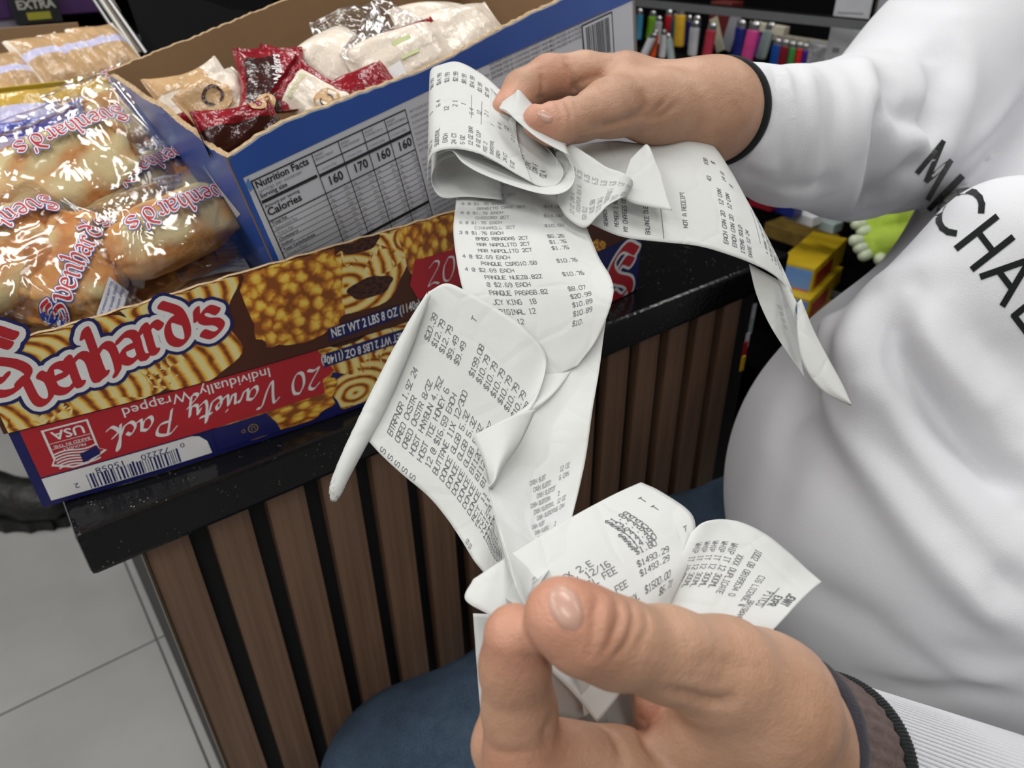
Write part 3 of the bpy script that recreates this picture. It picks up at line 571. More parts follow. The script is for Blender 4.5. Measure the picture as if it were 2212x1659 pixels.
class Ribbon:
    def __init__(s, rows, bulge=0, nu=26, seg=10, crumple=.0006, seed=0, wave=0):
        """rows: [(px,py,d), (px,py,d)] the two long edges, or three points (edge, middle, edge)"""
        r = np.random.default_rng(seed); A = []
        for row in rows: A.append(np.concatenate([at(*p) for p in row]))
        A = catmull(A, seg) if len(rows) > 2 else np.array([A[0] + (A[1] - A[0]) * t for t in np.linspace(0, 1, 2 * seg)])
        u = np.linspace(0, 1, nu); k = len(rows[0]); G = []
        for a in A:
            if k == 2: a0, a1 = a[:3], a[3:]; p = a0 + (a1 - a0) * u[:, None]
            else:
                a0, am, a1 = a[:3], a[3:6], a[6:]; c = 2 * am - .5 * a0 - .5 * a1; p = (1 - u[:, None]) ** 2 * a0 + 2 * u[:, None] * (1 - u[:, None]) * c + u[:, None] ** 2 * a1
            G.append(p)
        G = np.array(G); s.nv, s.nu = G.shape[:2]
        ctr = G.mean(1); s.L = np.concatenate([[0], np.cumsum(np.linalg.norm(np.diff(ctr, axis=0), axis=1))]); s.W = np.linalg.norm(G[:, -1] - G[:, 0], axis=1).mean()
        Nn = np.cross(np.gradient(G, axis=0), np.gradient(G, axis=1)); Nn /= np.linalg.norm(Nn, axis=2)[..., None] + 1e-12
        uu = np.broadcast_to(u * s.W, G.shape[:2]); vv = np.broadcast_to(s.L[:, None], G.shape[:2]); h = np.zeros(G.shape[:2])
        for i in range(9):
            th = r.uniform(0, math.pi); lam = r.uniform(.03, .11); ph = r.uniform(0, 1); x_ = (uu * math.cos(th) + vv * math.sin(th)) / lam + ph + .25 * np.sin(uu * 40 * math.sin(th) + i)
            h += r.uniform(.3, 1) * (np.abs((x_ % 1) - .5) - .25) * 2
        h = h * crumple / 2 + bulge * (4 * u * (1 - u))[None]
        if wave: h = h + wave * np.sin(vv * 90 + uu * 30)
        s.G = G + Nn * h[..., None]
        Nn = np.cross(np.gradient(s.G, axis=0), np.gradient(s.G, axis=1)); Nn /= np.linalg.norm(Nn, axis=2)[..., None] + 1e-12
        sg = np.sign(((CAM - s.G) * Nn).sum(-1)); s.N = Nn; s.side = 1 if sg.mean() > 0 else -1
    def f(s, u, v, l):  # u 0..1 across, v metres along
        u = np.clip(np.asarray(u), 0, 1) * (s.nu - 1); vi = np.interp(np.asarray(v), s.L, np.arange(s.nv))
        i = np.clip(vi.astype(int), 0, s.nv - 2); j = np.clip(u.astype(int), 0, s.nu - 2); a = (vi - i)[:, None]; b = (u - j)[:, None]
        def g(X): return X[i, j] * (1 - a) * (1 - b) + X[i + 1, j] * a * (1 - b) + X[i, j + 1] * (1 - a) * b + X[i + 1, j + 1] * a * b
        return g(s.G) + g(s.N) * s.side * np.asarray(l)[:, None]
    def mesh(s, name, parent, mat=None):
        o = mesh(name, s.G.reshape(-1, 3), quadgrid(s.nv, s.nu), mat or M['paper'], parent, smooth=True); solidify(o, .00022, 0); return o
    def text(s, lines, parent, h=.0026, mat='ink', u0=0, flip=False, adv=.72, wd=.13, name='printed_text', side=1, vflip=1, stretch=1.0, metric=False):
        """lines: [(v metres of baseline, [(u metres, text)])]; reading direction +u, next line +v"""
        qs = []
        for v, ws in lines:
            for u, t in ws: qs += [np.array(q) for q in strokes(t, u, 0, h, adv, wd, step=.0016)] if False else [np.stack([q_[:, 0], v - vflip * q_[:, 1] * stretch], 1) for q_ in map(np.array, strokes(t, u, 0, h, adv, wd, step=.0018))]
        if not qs: return
        P = np.concatenate(qs); keep = P.reshape(-1, 4, 2); ok = (keep[:, :, 0].min(1) > .0005) & (keep[:, :, 0].max(1) < .0795) & (keep[:, :, 1].min(1) > s.L[0]) & (keep[:, :, 1].max(1) < s.L[-1]); keep = keep[ok]
        P = keep.reshape(-1, 2)
        if metric:
            wl = np.linalg.norm(s.G[:, -1] - s.G[:, 0], axis=1); wr_ = wl[:s.nv // 3].mean(); k_ = wr_ / np.interp(P[:, 1], s.L, wl); P = P * np.stack([k_, np.ones(len(k_))], 1); ok = (P[:, 0].reshape(-1, 4).max(1) < .0797); P = P.reshape(-1, 4, 2)[ok].reshape(-1, 2); keep = P.reshape(-1, 4, 2)
        u = P[:, 0] / .08; u = 1 - u if flip else u
        V = s.f(u, P[:, 1], np.full(len(P), .0003) * side); o = mesh(name, V, np.arange(len(P)).reshape(-1, 4), M[mat], parent); tag(o, kind='stuff'); return o
price = lambda: '$%d.%02d' % (rnd.choice([7, 9, 10, 12, 14, 25]), rnd.choice([49, 79, 78, 99, 89, 25]))
# ---- the long receipt held between both hands
lr = empty('long_receipt', at(1120, 700, .38), 'long crumpled white receipt stretched and folded between the two hands', 'receipt')
# rolled loops under the far thumb
def loopband(name, prof, wv, seed, text=None, par=lr, cr=.0003, n=26):
    """prof: near edge points; wv: (dx,dy,dd) to the far edge for each"""
    rows = [((x, y, d), (x + a, y + b, d + c)) for (x, y, d), (a, b, c) in zip(prof, wv)]
    R_ = Ribbon(rows, nu=n, crumple=cr, seed=seed); R_.mesh(name, par); return R_
inner = loopband('rolled_layer', [(1010, 332, .420), (955, 345, .424), (932, 385, .428), (952, 425, .426), (1010, 425, .420), (1085, 432, .412)],
                 [(10, -185, .05), (-10, -185, .05), (0, -190, .05), (0, -190, .05), (0, -150, .05), (0, -120, .05)], 5)
outer = loopband('rolled_layer', [(945, 335, .412), (975, 326, .404), (1000, 352, .3985), (1040, 376, .396), (1110, 402, .392), (1180, 420, .389), (1222, 414, .389), (1241, 388, .392), (1234, 352, .398), (1190, 300, .406), (1130, 250, .412), (1085, 215, .418)],
                 [(-5, -90, .03), (6, -60, .03), (8, -60, .035), (10, -70, .035), (5, -80, .04), (-12, -90, .04), (-30, -85, .04), (-42, -70, .04), (-45, -60, .035), (-40, -60, .03), (-40, -50, .03), (-40, -40, .02)], 6)
mid = loopband('rolled_layer', [(1045, 338, .400), (1075, 352, .398), (1120, 378, .396), (1165, 402, .395), (1198, 402, .396), (1216, 378, .399), (1208, 352, .402), (1170, 308, .407), (1122, 262, .412), (1082, 236, .416)],
                 [(20, -150, .03), (20, -150, .03), (15, -140, .03), (0, -130, .03), (-20, -120, .035), (-35, -100, .035), (-60, -90, .035), (-70, -80, .03), (-60, -60, .03), (-50, -40, .03)], 8)
mid.text([(.012 + .0045 * i, [(.012 + .001 * (i % 3), t)]) for i, t in enumerate(['CHARGE 12 OZ', 'DIET 12', 'GAL 2X', 'BTL 24', '12PK', 'CAN 6', 'OZ 4'])], lr, h=.003)
top = Ribbon([((922, 395, .418), (928, 185, .452)), ((926, 350, .410), (931, 152, .447)), ((945, 328, .405), (952, 140, .444)), ((985, 322, .401), (990, 134, .441)), ((1035, 332, .398), (1040, 160, .437)), ((1075, 352, .396), (1082, 196, .43)), ((1110, 374, .3955), (1112, 222, .424)), ((1150, 396, .395), (1100, 262, .415))], nu=30, crumple=.0008, seed=3)
top.mesh('rolled_layer', lr)
ls = []
for i in range(13):
    ls.append((.009 + i * .0052, [(.004 + .0006 * (i % 4), ['8 OZ CUP', 'FEE 2', 'SUBTOTAL', 'EACH', '24 CT', '5 OZ', '12 OZ BAR'][i % 7]), (.034 + (i % 3) * .003, ['2 1', '1', '6 4', '12'][i % 4]), (.060, ['$2', '$8', '$14', '$3'][i % 4] + '.99')]))
top.text(ls, lr, h=.0026)
top.text([(.040, [(.030, '---------------')]), (.047, [(.028, '----------------')])], lr, h=.0024, adv=.6)
# text face running down from the loops
face = Ribbon([((962, 372, .452), (1020, 372, .450), (1240, 362, .452)), ((975, 398, .440), (1100, 400, .434), (1240, 392, .440)), ((985, 430, .427), (1120, 430, .420), (1250, 424, .428)), ((979, 492, .405), (1118, 495, .398), (1266, 485, .404)), ((986, 560, .388), (1138, 562, .382), (1292, 552, .386)), ((998, 620, .376), (1160, 622, .373), (1321, 604, .371)), ((1020, 690, .370), (1180, 690, .368), (1322, 650, .363)), ((1060, 760, .366), (1180, 765, .366), (1290, 730, .362)), ((1105, 830, .364), (1190, 815, .365), (1245, 790, .363))], nu=40, crumple=.0012, seed=21)
face.mesh('printed_face', lr)
ITEMS = ['6 @ $1.75 EACH', 'LITTL CAKE 2CT', 'DONUT 4', '8 @ $1.75 EACH', 'MAR SEREA 2CT', 'DANISH 1', '6 @ $1.75 EACH', 'GANSITO CAKE 2CT', '8 @ $1.75 EACH', 'CHOCORO 2CT', '6 @ $1.75 EACH', 'CINNAROLL 2CT', '3 @ $1.75 EACH', 'BMBO RBNADAS 2CT', 'MAR NAPOLITO 2CT', 'MAR NAPOLITO 2CT', '4 @ $2.69 EACH', 'PANQUE CSR010.58', '4 @ $2.69 EACH', 'PANQUE NUEZ8.82Z', '@ $2.69 EACH', 'PANQUE PASAS8.82', 'JCY KING  18', 'ORIGINAL 12', 'MINI 12', '12 6']
PR = {1: '$7.00', 4: '$10.50', 7: '$14.00', 9: '$14.00', 11: '$10.50', 13: '$5.25', 14: '$1.75', 15: '$1.75', 17: '$10.76', 19: '$10.76', 21: '$8.07', 22: '$20.99', 23: '$10.89', 24: '$10.89', 25: '$10.'}
ln = []; v0 = .020; dv = (face.L[-1] - .024 - v0) / 25
for i, t in enumerate(ITEMS):
    x = .004 if '@' in t and t[0].isdigit() else .014
    ln.append((v0 + dv * i, [(x, t)] + ([(.056, PR[i])] if i in PR else [])))
face.text(ln[:12], lr, h=.0024, mat='ink_light', wd=.16, name='faded_text', adv=.8); face.text(ln[12:], lr, h=.0025, mat='ink', adv=.78, wd=.12)
# turned-over lower panel, to the near hand
lowp = Ribbon([((1168, 795, .368), (1324, 614, .3655)), ((1150, 868, .356), (1312, 690, .366)), ((1082, 925, .342), (1298, 790, .362)), ((1048, 1000, .326), (1280, 890, .352)), ((1060, 1090, .307), (1262, 1010, .338)), ((1085, 1175, .285), (1240, 1110, .318)), ((1108, 1250, .258), (1216, 1190, .292)), ((1128, 1310, .238), (1165, 1262, .260)), ((1155, 1370, .224), (1165, 1330, .228)), ((1176, 1440, .220), (1184, 1400, .221))], nu=40, crumple=.0034, seed=9, bulge=-.005)
lowp.mesh('reverse_panel', lr)
lowp.text([(.085 + i * .0042, [(.034 + (i % 3) * .003, 'CASH SUBTOTAL 12'[:9 + i % 6]), (.060, ['12 OZ', '6 CAN', '', '2'][i % 4])]) for i in range(30)], lr, h=.0022, mat='ink_light', wd=.2)
Ribbon([((1022, 940, .324), (1158, 884, .340)), ((1040, 985, .320), (1125, 955, .328)), ((1052, 1025, .3165), (1088, 1010, .320)), ((1060, 1062, .314), (1066, 1058, .314))], nu=14, crumple=.0025, seed=17, bulge=.004).mesh('creased_facet', lr)
# the turned panel with the price column
pan = Ribbon([((798, 955, .352), (925, 630, .372)), ((826, 985, .350), (965, 612, .372)), ((866, 1022, .348), (1015, 633, .370)), ((925, 1072, .345), (1075, 668, .368)), ((965, 1120, .340), (1135, 712, .366)), ((995, 1165, .333), (1180, 775, .364)), ((1020, 1205, .325), (1150, 872, .352)), ((1042, 1235, .315), (1075, 935, .335)), ((1062, 1260, .300), (1050, 1010, .322)), ((1082, 1282, .282), (1064, 1100, .302)), ((1100, 1296, .262), (1088, 1185, .280)), ((1114, 1312, .242), (1112, 1260, .252)), ((1150, 1372, .221), (1160, 1350, .222)), ((1172, 1440, .218), (1184, 1420, .219))], nu=44, crumple=.0013, seed=33, bulge=-.003)
pan.mesh('turned_panel', lr)
A1 = ['BTRFNGR 1.9Z 24', 'OREO CKSTR', 'OREO CKSTR 8/3Z', 'HOST HNYBUN 4.75Z', 'HOST TCE HONEY 6', '12 @ $16.59 EACH', 'BUTTANE 11X 12/300', 'DONCE GLGB 5.3Z', 'DONCE GLGB 5.3Z', 'DONCE GLGB 5.3Z', 'DONCE BI1200 5.3Z', 'DONCE BI1200 5.3Z', 'DONCE BI1200', 'RCT 11 BTR 5.5 RTE', 'RCT 11 BTR 12 RTE', 'TWIZZLER BTR 8', 'TWIX 20/2 BRT', 'MAMBA WHT', 'REESE S', 'REESE 20', 'REESE CG', 'REESE 60', 'REESE 6', '6060', '6560', '6$60', '6$6', '6$6']
B1 = ['$20.39', '$12.79', '$12.79', '$9.49', '$9.49', '', '$199.08', '$10.79', '$10.79', '$10.79', '$10.79', '$10.79', '$10.79', '$7.78', '$7.78', '$25.99', '$25.99', '$2', '']
ln = []; v0 = .009; dv = .0047
for i, t in enumerate(A1): ln.append((v0 + dv * i, [(.001, 'S') if i in (0, 1, 2, 3, 4, 14, 15) else (.0, ''), (.009, t)] + ([(.052, B1[i])] if i < len(B1) and B1[i] else [])))
ln.append((v0 + dv * 4.2, [(.072, 'T')]))
pan.text(ln, lr, h=.0028, adv=.72, wd=.12, metric=True)
# rolled edge left of the panel
ax_ = catmull([(926, 636, .3685, .0012), (893, 705, .3655, .0034), (852, 795, .361, .0050), (808, 890, .3555, .0056), (768, 968, .351, .0050), (738, 1030, .3485, .0042), (726, 1062, .3475, .0034), (721, 1082, .347, .0012)], 8); rows = []
for k, (x_, y_, d_, r_) in enumerate(ax_):
    e1 = ray(x_, y_); e1 = e1 / np.linalg.norm(e1); axd = at(720, 1080, .347) - at(922, 640, .368); axd /= np.linalg.norm(axd); e2 = np.cross(axd, e1); e2 /= np.linalg.norm(e2)
    c_ = at(x_, y_, d_); t = np.linspace(-2.6, 3.6, 30); rr = r_ * (1 - .05 * (t + 2.6)); rows.append(c_ + rr[:, None] * (np.sin(t)[:, None] * e2 - np.cos(t)[:, None] * e1))
G_ = np.array(rows); G_ += (np.random.default_rng(2).normal(size=G_.shape[:2])[..., None] * 0.00022)
o = mesh('rolled_edge', G_.reshape(-1, 3), quadgrid(G_.shape[0], 30), M['paper'], lr, smooth=True); solidify(o, .0002)
# ---- trailing receipt
t2 = empty('trailing_receipt', at(1450, 420, .42), 'long white receipt trailing right from far hand and curling down over sweatshirt', 'receipt')
rib = Ribbon([((1262, 478, .408), (1215, 320, .430)), ((1340, 510, .400), (1320, 305, .440)), ((1430, 522, .398), (1400, 310, .443)), ((1510, 532, .398), (1478, 290, .448)), ((1580, 552, .400), (1535, 310, .446)), ((1632, 572, .404), (1575, 362, .440)), ((1668, 592, .408), (1615, 435, .430)), ((1695, 618, .412), (1650, 515, .420)), ((1714, 655, .414), (1690, 595, .413)), ((1728, 715, .415), (1722, 655, .410))], nu=36, crumple=.0005, seed=51, bulge=.003)
rib.mesh('printed_face', t2)
L = rib.L[-1]; rt = []
for i, (fr, ws) in enumerate([(.10, [(.004, 'REWARDS'), (.030, 'CUSTOMER')]), (.14, [(.006, 'MEMBER 1 KEEP')]), (.17, [(.004, 'MY CHARGES OZ')]), (.24, [(.004, 'BALANCE DUE TODAY')]), (.29, [(.002, '-----------------')]), (.37, [(.010, 'NOT A RECEIPT')]), (.47, [(.056, '108'), (.044, '43')]), (.50, [(.006, 'EACH CAN 20'), (.030, '12 CAN'), (.06, '$')]), (.53, [(.006, 'EACH CAN 20'), (.030, '12 CAN'), (.05, '14 8')]), (.56, [(.004, 'ITEMS SOLD'), (.05, '$')]), (.59, [(.004, 'DATE 12 24')]), (.655, [(.020, '-----------------')]), (.69, [(.016, '* THANK YOU FOR SHOPPING')]), (.72, [(.014, '* PLEASE COME AGAIN')]), (.745, [(.014, '* QUALITY CARE')]), (.77, [(.014, '* SAVINGS')]), (.795, [(.012, '* RETURN POLICY')]), (.82, [(.012, '---------------')]), (.87, [(.012, '000020150')])]): rt.append((L * fr, ws))
rib.text(rt, t2, h=.0024, wd=.15, adv=.76)
gr = Ribbon([((1618, 570, .409), (1700, 615, .416)), ((1634, 636, .413), (1716, 668, .420)), ((1662, 700, .415), (1728, 730, .424)), ((1700, 760, .417), (1733, 792, .424)), ((1738, 815, .418), (1742, 830, .420))], nu=18, crumple=.0003, seed=4); gr.mesh('underside', t2)
gr.text([(.02 + .004 * i, [(.040, '12 OZ 6')]) for i in range(4)], t2, h=.002, mat='ink_light')
bl = Ribbon([((1722, 655, .409), (1730, 645, .409)), ((1722, 720, .406), (1757, 712, .408)), ((1735, 785, .404), (1790, 775, .405)), ((1775, 842, .402), (1820, 830, .402)), ((1836, 876, .400), (1839, 874, .400))], nu=14, crumple=.0002, seed=4, bulge=.002); bl.mesh('curled_end', t2)
# small curl and crumpled flap below the far thumb
sc = empty('curled_receipt', at(1300, 400, .41), 'small crumpled receipt with a curled lip below the far thumb', 'receipt')
r8 = Ribbon([((1205, 440, .402), (1200, 330, .408)), ((1225, 470, .396), (1228, 312, .408)), ((1262, 492, .392), (1272, 335, .402)), ((1290, 468, .390), (1310, 360, .398)), ((1312, 445, .389), (1345, 372, .394)), ((1338, 430, .390), (1367, 388, .395)), ((1350, 424, .395), (1366, 404, .402)), ((1335, 415, .402), (1345, 385, .409)), ((1310, 420, .404), (1320, 380, .412))], nu=22, crumple=.0008, seed=61); r8.mesh('curled_sheet', sc)
r8.text([(.012 + .0045 * i, [(.008 + (i % 2) * .006, ['12 OZ CAN 6', 'FOUNTAIN BLK 6', 'TEA $12', 'ALOE GRN'][i % 4]), (.05, '6.25')]) for i in range(8)], sc, h=.0028, mat='ink_light')
r9 = Ribbon([((1338, 415, .399), (1362, 345, .410)), ((1362, 436, .397), (1385, 322, .413)), ((1402, 446, .395), (1402, 316, .411)), ((1452, 456, .394), (1424, 372, .403))], nu=16, crumple=.0022, seed=71); r9.mesh('folded_flap', sc)
r9.text([(.03, [(.02, '12'), (.05, '4')])], sc, h=.0025, mat='ink_light')
rf = Ribbon([((1078, 232, .404), (1086, 220, .41)), ((1095, 240, .400), (1112, 202, .41)), ((1118, 262, .396), (1122, 196, .408)), ((1165, 300, .392), (1150, 225, .41)), ((1230, 335, .392), (1215, 290, .41))], nu=12, crumple=.0006, seed=72); rf.mesh('folded_corner', sc)
# ---- slips in the near hand
s1 = empty('total_receipt', at(1340, 1200, .27), 'white receipt with bold dollar totals held under the near thumb', 'receipt')
r5 = Ribbon([((1022, 1252, .272), (1385, 1042, .318)), ((1005, 1295, .266), (1428, 1062, .314)), ((1060, 1330, .262), (1492, 1108, .306)), ((1120, 1380, .256), (1502, 1160, .298)), ((1180, 1440, .252), (1490, 1215, .288)), ((1240, 1500, .250), (1455, 1290, .278)), ((1290, 1560, .250), (1430, 1340, .272))], nu=40, crumple=.0006, seed=81, bulge=.004)
r5.mesh('printed_sheet', s1)
q_ = [(.010, [(.070, 'T')]), (.014, [(.052, '$1.89')]), (.018, [(.052, '$3.49'), (.070, 'T')]), (.022, [(.052, '$6.49')]), (.026, [(.050, '$14.80')]), (.030, [(.050, '$14.49')]), (.034, [(.050, '$14.80')]), (.038, [(.051, '$1.80'), (.074, 'T')]), (.032, [(.024, 'XX 2.E')]), (.037, [(.021, 'XXXX 12/16')]), (.042, [(.026, 'SOIL FEE')]), (.047, [(.022, '12/12')]), (.052, [(.028, 'SOIL FEE'), ]), (.0455, [(.050, '$1493.29')]), (.0515, [(.050, '$1493.29')]), (.0615, [(.032, 'SUBTOTAL'), (.051, '$1500.00')]), (.0675, [(.038, 'TOTAL'), (.060, '$6.71')]), (.073, [(.030, 'CASH')]), (.080, [(.03, 'DEBIT')])]
k_ = r5.L[-1] / .094
r5.text([(v * k_ + .002, ws) for v, ws in q_], s1, h=.0024, adv=.82, wd=.13, mat='ink')
s2 = empty('duplicate_receipt', at(1600, 1250, .28), 'white duplicate receipt with store header fanned out beside the near thumb', 'receipt')
r6 = Ribbon([((1776, 1256, .296), (1660, 1372, .272)), ((1740, 1225, .302), (1610, 1372, .270)), ((1700, 1190, .304), (1560, 1385, .268)), ((1655, 1155, .306), (1510, 1400, .267)), ((1605, 1130, .307), (1468, 1400, .268)), ((1560, 1122, .305), (1425, 1400, .270)), ((1520, 1128, .300), (1385, 1390, .272)), ((1492, 1150, .296), (1370, 1370, .274))], nu=36, crumple=.0005, seed=91, bulge=.003)
r6.mesh('printed_sheet', s2)
kk = r6.L[-1]; r6.text([(kk * f_, ws) for f_, ws in [(.36, [(.030, 'CIG LICENSE #')]), (.315, [(.050, 'BRISBANE')]), (.47, [(.014, '1002 08 08189534 0')]), (.56, [(.022, 'XXXX DUPLICATE')]), (.63, [(.016, 'WHIP IT 12 300ML')]), (.70, [(.016, 'WHIP IT 12 300ML')]), (.77, [(.016, 'WHIP IT 12 300ML')]), (.84, [(.016, 'WHIP IT 12 300ML')]), (.91, [(.016, 'WHIP IT 12 300ML')])]], s2, h=.0023, adv=.84, wd=.12)
r6.text([(kk * .245, [(.040, 'PITCO')])], s2, h=.0028, adv=1.0, wd=.14)
r6.text([(kk * .09, [(.036, 'JENNY')]), (kk * .165, [(.042, 'EXPR')])], s2, h=.0028, adv=1.0, wd=.22, name='heavy_header'); r6.text([(kk * .215, [(.034, '--------------')])], s2, h=.003, adv=.5, wd=.1, name='header_rule')
s3 = empty('crumpled_receipt', at(1120, 1500, .29), 'crumpled paper bunched inside and hanging behind the near fist', 'receipt')
r7 = Ribbon([((1022, 1325, .300), (1180, 1330, .292)), ((1028, 1420, .298), (1180, 1420, .292)), ((1036, 1520, .297), (1190, 1500, .292)), ((1046, 1600, .296), (1190, 1600, .292)), ((1052, 1690, .295), (1190, 1690, .292))], nu=16, crumple=.0008, seed=15); r7.mesh('hanging_sheet', s3)
for i, rows in enumerate([[((1178, 1400, .252), (1340, 1400, .262)), ((1190, 1500, .256), (1310, 1470, .264)), ((1212, 1575, .262), (1262, 1548, .264))], [((1230, 1420, .250), (1380, 1440, .258)), ((1250, 1480, .250), (1330, 1490, .256)), ((1262, 1548, .252), (1272, 1542, .252))], [((1240, 1500, .266), (1300, 1470, .268)), ((1262, 1600, .270), (1320, 1600, .272))], [((1290, 1450, .275), (1420, 1450, .275)), ((1300, 1620, .282), (1430, 1620, .282))]]):
    Ribbon(rows, nu=12, crumple=.0012, seed=20 + i).mesh('crumpled_sheet', s3)
# ---------------------------------------------------------------- printed tray of pastries
M['kraft'] = pmat('kraft_cardboard', srgb(150, 120, 88), .85, noise=(14, .07), bump=(500, .0002))
M['kraftedge'] = pmat('corrugated_edge', srgb(176, 150, 116), .9, noise=(300, .25), bump=(700, .0008))
def pastry_print(name, kind):
    m = bpy.data.materials.new(name); m.use_nodes = True; nt = m.node_tree; b = nt.nodes['Principled BSDF']; tc = N(nt, 'ShaderNodeTexCoord'); uv = tc.outputs['UV']
    n = N(nt, 'ShaderNodeTexNoise'); n.inputs['Scale'].default_value = 1.6; n.inputs['Detail'].default_value = 6; nt.links.new(uv, n.inputs[0])
    if kind == 'swirl':
        w_ = N(nt, 'ShaderNodeTexWave', wave_type='RINGS', rings_direction='SPHERICAL'); w_.inputs['Scale'].default_value = .34; w_.inputs['Distortion'].default_value = 1.7; w_.inputs['Detail'].default_value = 3; w_.inputs['Detail Scale'].default_value = 1.2; nt.links.new(uv, w_.inputs[0]); src = w_.outputs['Fac']
        mx = N(nt, 'ShaderNodeMath', operation='MULTIPLY_ADD'); nt.links.new(n.outputs[0], mx.inputs[0]); mx.inputs[1].default_value = .5; nt.links.new(src, mx.inputs[2]); src = mx.outputs[0]
        st = [(.25, srgb(120, 62, 20)), (.42, srgb(190, 112, 36)), (.6, srgb(222, 168, 62)), (.95, srgb(232, 202, 104)), (1, srgb(230, 214, 150))]
    else:
        v = N(nt, 'ShaderNodeTexVoronoi'); v.inputs['Scale'].default_value = 1.3; v.inputs['Randomness'].default_value = 1
        ad = N(nt, 'ShaderNodeVectorMath', operation='ADD'); sc_ = N(nt, 'ShaderNodeVectorMath', operation='SCALE'); nt.links.new(n.outputs['Color'], sc_.inputs[0]); sc_.inputs['Scale'].default_value = .8; nt.links.new(uv, ad.inputs[0]); nt.links.new(sc_.outputs[0], ad.inputs[1]); nt.links.new(ad.outputs[0], v.inputs['Vector'])
        mx = N(nt, 'ShaderNodeMath', operation='MULTIPLY_ADD'); nt.links.new(n.outputs[0], mx.inputs[0]); mx.inputs[1].default_value = .45; nt.links.new(v.outputs['Distance'], mx.inputs[2]); src = mx.outputs[0]
        st = [(.36, srgb(234, 204, 96)), (.56, srgb(226, 178, 62)), (.72, srgb(192, 118, 38)), (.9, srgb(134, 74, 26))] if kind == 'cheese' else [(.3, srgb(16, 10, 9)), (.55, srgb(38, 16, 12)), (.85, srgb(76, 36, 18))]
    nt.links.new(ramp(nt, src, st), b.inputs['Base Color']); b.inputs['Roughness'].default_value = .42; return m
M['p_swirl'] = pastry_print('printed_swirl_roll', 'swirl'); M['p_cheese'] = pastry_print('printed_iced_roll', 'cheese'); M['p_dark'] = pastry_print('printed_filling', 'dark')
TP0 = np.array([-.3126, .3735, .9215]); TC_ = np.array([.8105, .5857, 0]); TN = np.array([-.5857, .8105, 0]); TL = .5466; TB = .0225
def wallp(s, t, l=0):
    s = np.asarray(s, float); t = np.asarray(t, float); y = -4 * TB * s * (TL - s) / TL ** 2 + .004 * 0; dy = -4 * TB * (TL - 2 * s) / TL ** 2
    nx, ny = dy, -np.ones_like(s); q = np.sqrt(nx * nx + 1); l = np.asarray(l); up = np.where(t > .0615, .0014, 0)
    sx = s + (l + up) * nx / q; yy = y + (l + up) * ny / q
    return TP0 + sx[..., None] * TC_ + yy[..., None] * TN + t[..., None] * CZ
def st_of(px, py):
    p = np.array([.2, .06])
    for _ in range(12):
        e = proj(wallp(p[0], p[1]))[:2] - [px, py]; h = 1e-4
        Jm = np.array([(proj(wallp(p[0] + h, p[1]))[:2] - proj(wallp(p[0], p[1]))[:2]) / h, (proj(wallp(p[0], p[1] + h))[:2] - proj(wallp(p[0], p[1]))[:2]) / h]).T
        p = p - np.linalg.solve(Jm, e)
    return p
tray = empty('pastry_tray', wallp(TL / 2, 0), 'long open cardboard tray of wrapped pastries printed with rolls and red ribbon, at counter front', 'box')
rim_s = np.array([-.001, .12, .21, .31, TL + .001]); r_pts = [st_of(4, 744), st_of(520, 590), st_of(760, 521), st_of(983, 456)]
rim = lambda s: np.interp(s, [r_pts[0][0], r_pts[1][0], r_pts[2][0], r_pts[3][0], TL], [r_pts[0][1], r_pts[1][1], r_pts[2][1], r_pts[3][1], r_pts[3][1] + .004]) + .0006 * np.sin(np.asarray(s) * 400)
FT = .0615
def wallgrid(t0f, t1f, name, mat, s0=0, s1=TL, ns=60, nt_=4, th=.003):
    ss = np.linspace(s0, s1, ns); G = []
    for j in range(nt_):
        a = j / (nt_ - 1); t = t0f(ss) * (1 - a) + t1f(ss) * a; G.append(wallp(ss, t))
    for j in range(nt_)[::-1]: 
        a = j / (nt_ - 1); t = t0f(ss) * (1 - a) + t1f(ss) * a; G.append(wallp(ss, t, -th))
    G = np.array(G); V_ = G.reshape(-1, 3); Q_ = quadgrid(2 * nt_, ns)[:, ::-1]; n = ns; k = 2 * nt_
    F_ = [tuple(q) for q in Q_] + [((k - 1) * n + i, i, i + 1, (k - 1) * n + i + 1)[::-1] for i in range(n - 1)]
    F_ += [tuple(j * n for j in range(k)), tuple(j * n + n - 1 for j in range(k))[::-1]]
    mi = [0] * len(F_)
    row = nt_ - 1  # the strip joining outer top to inner top
    for i in range(n - 1): mi[row * (n - 1) + i] = 1
    return mesh(name, V_, F_, None, tray, mats=[mat, M['kraftedge'] if name == 'upper_panel' else mat, M['kraft']], midx=mi)
wallgrid(lambda s: 0 * s, lambda s: 0 * s + FT - .0004, 'lower_panel', M['print_navy'])
wallgrid(lambda s: 0 * s + FT + .0003, rim, 'upper_panel', M['p_dark'], s0=-.002)
mb = MB(); TT = frame3(TC_, TN, CZ, TP0)
mb.box(TT, .001, TL - .001, .003, .285, 0, .004).box(TT, 0, .004, .003, .29, .004, .112).box(TT, TL - .004, TL, .003, .29, .004, .12)
mb.box(TT, 0, TL, .286, .29, .004, .118); mb.build('tray_walls', M['kraft'], tray)
for i in range(34):  # perforation nicks of the torn fold
    pass
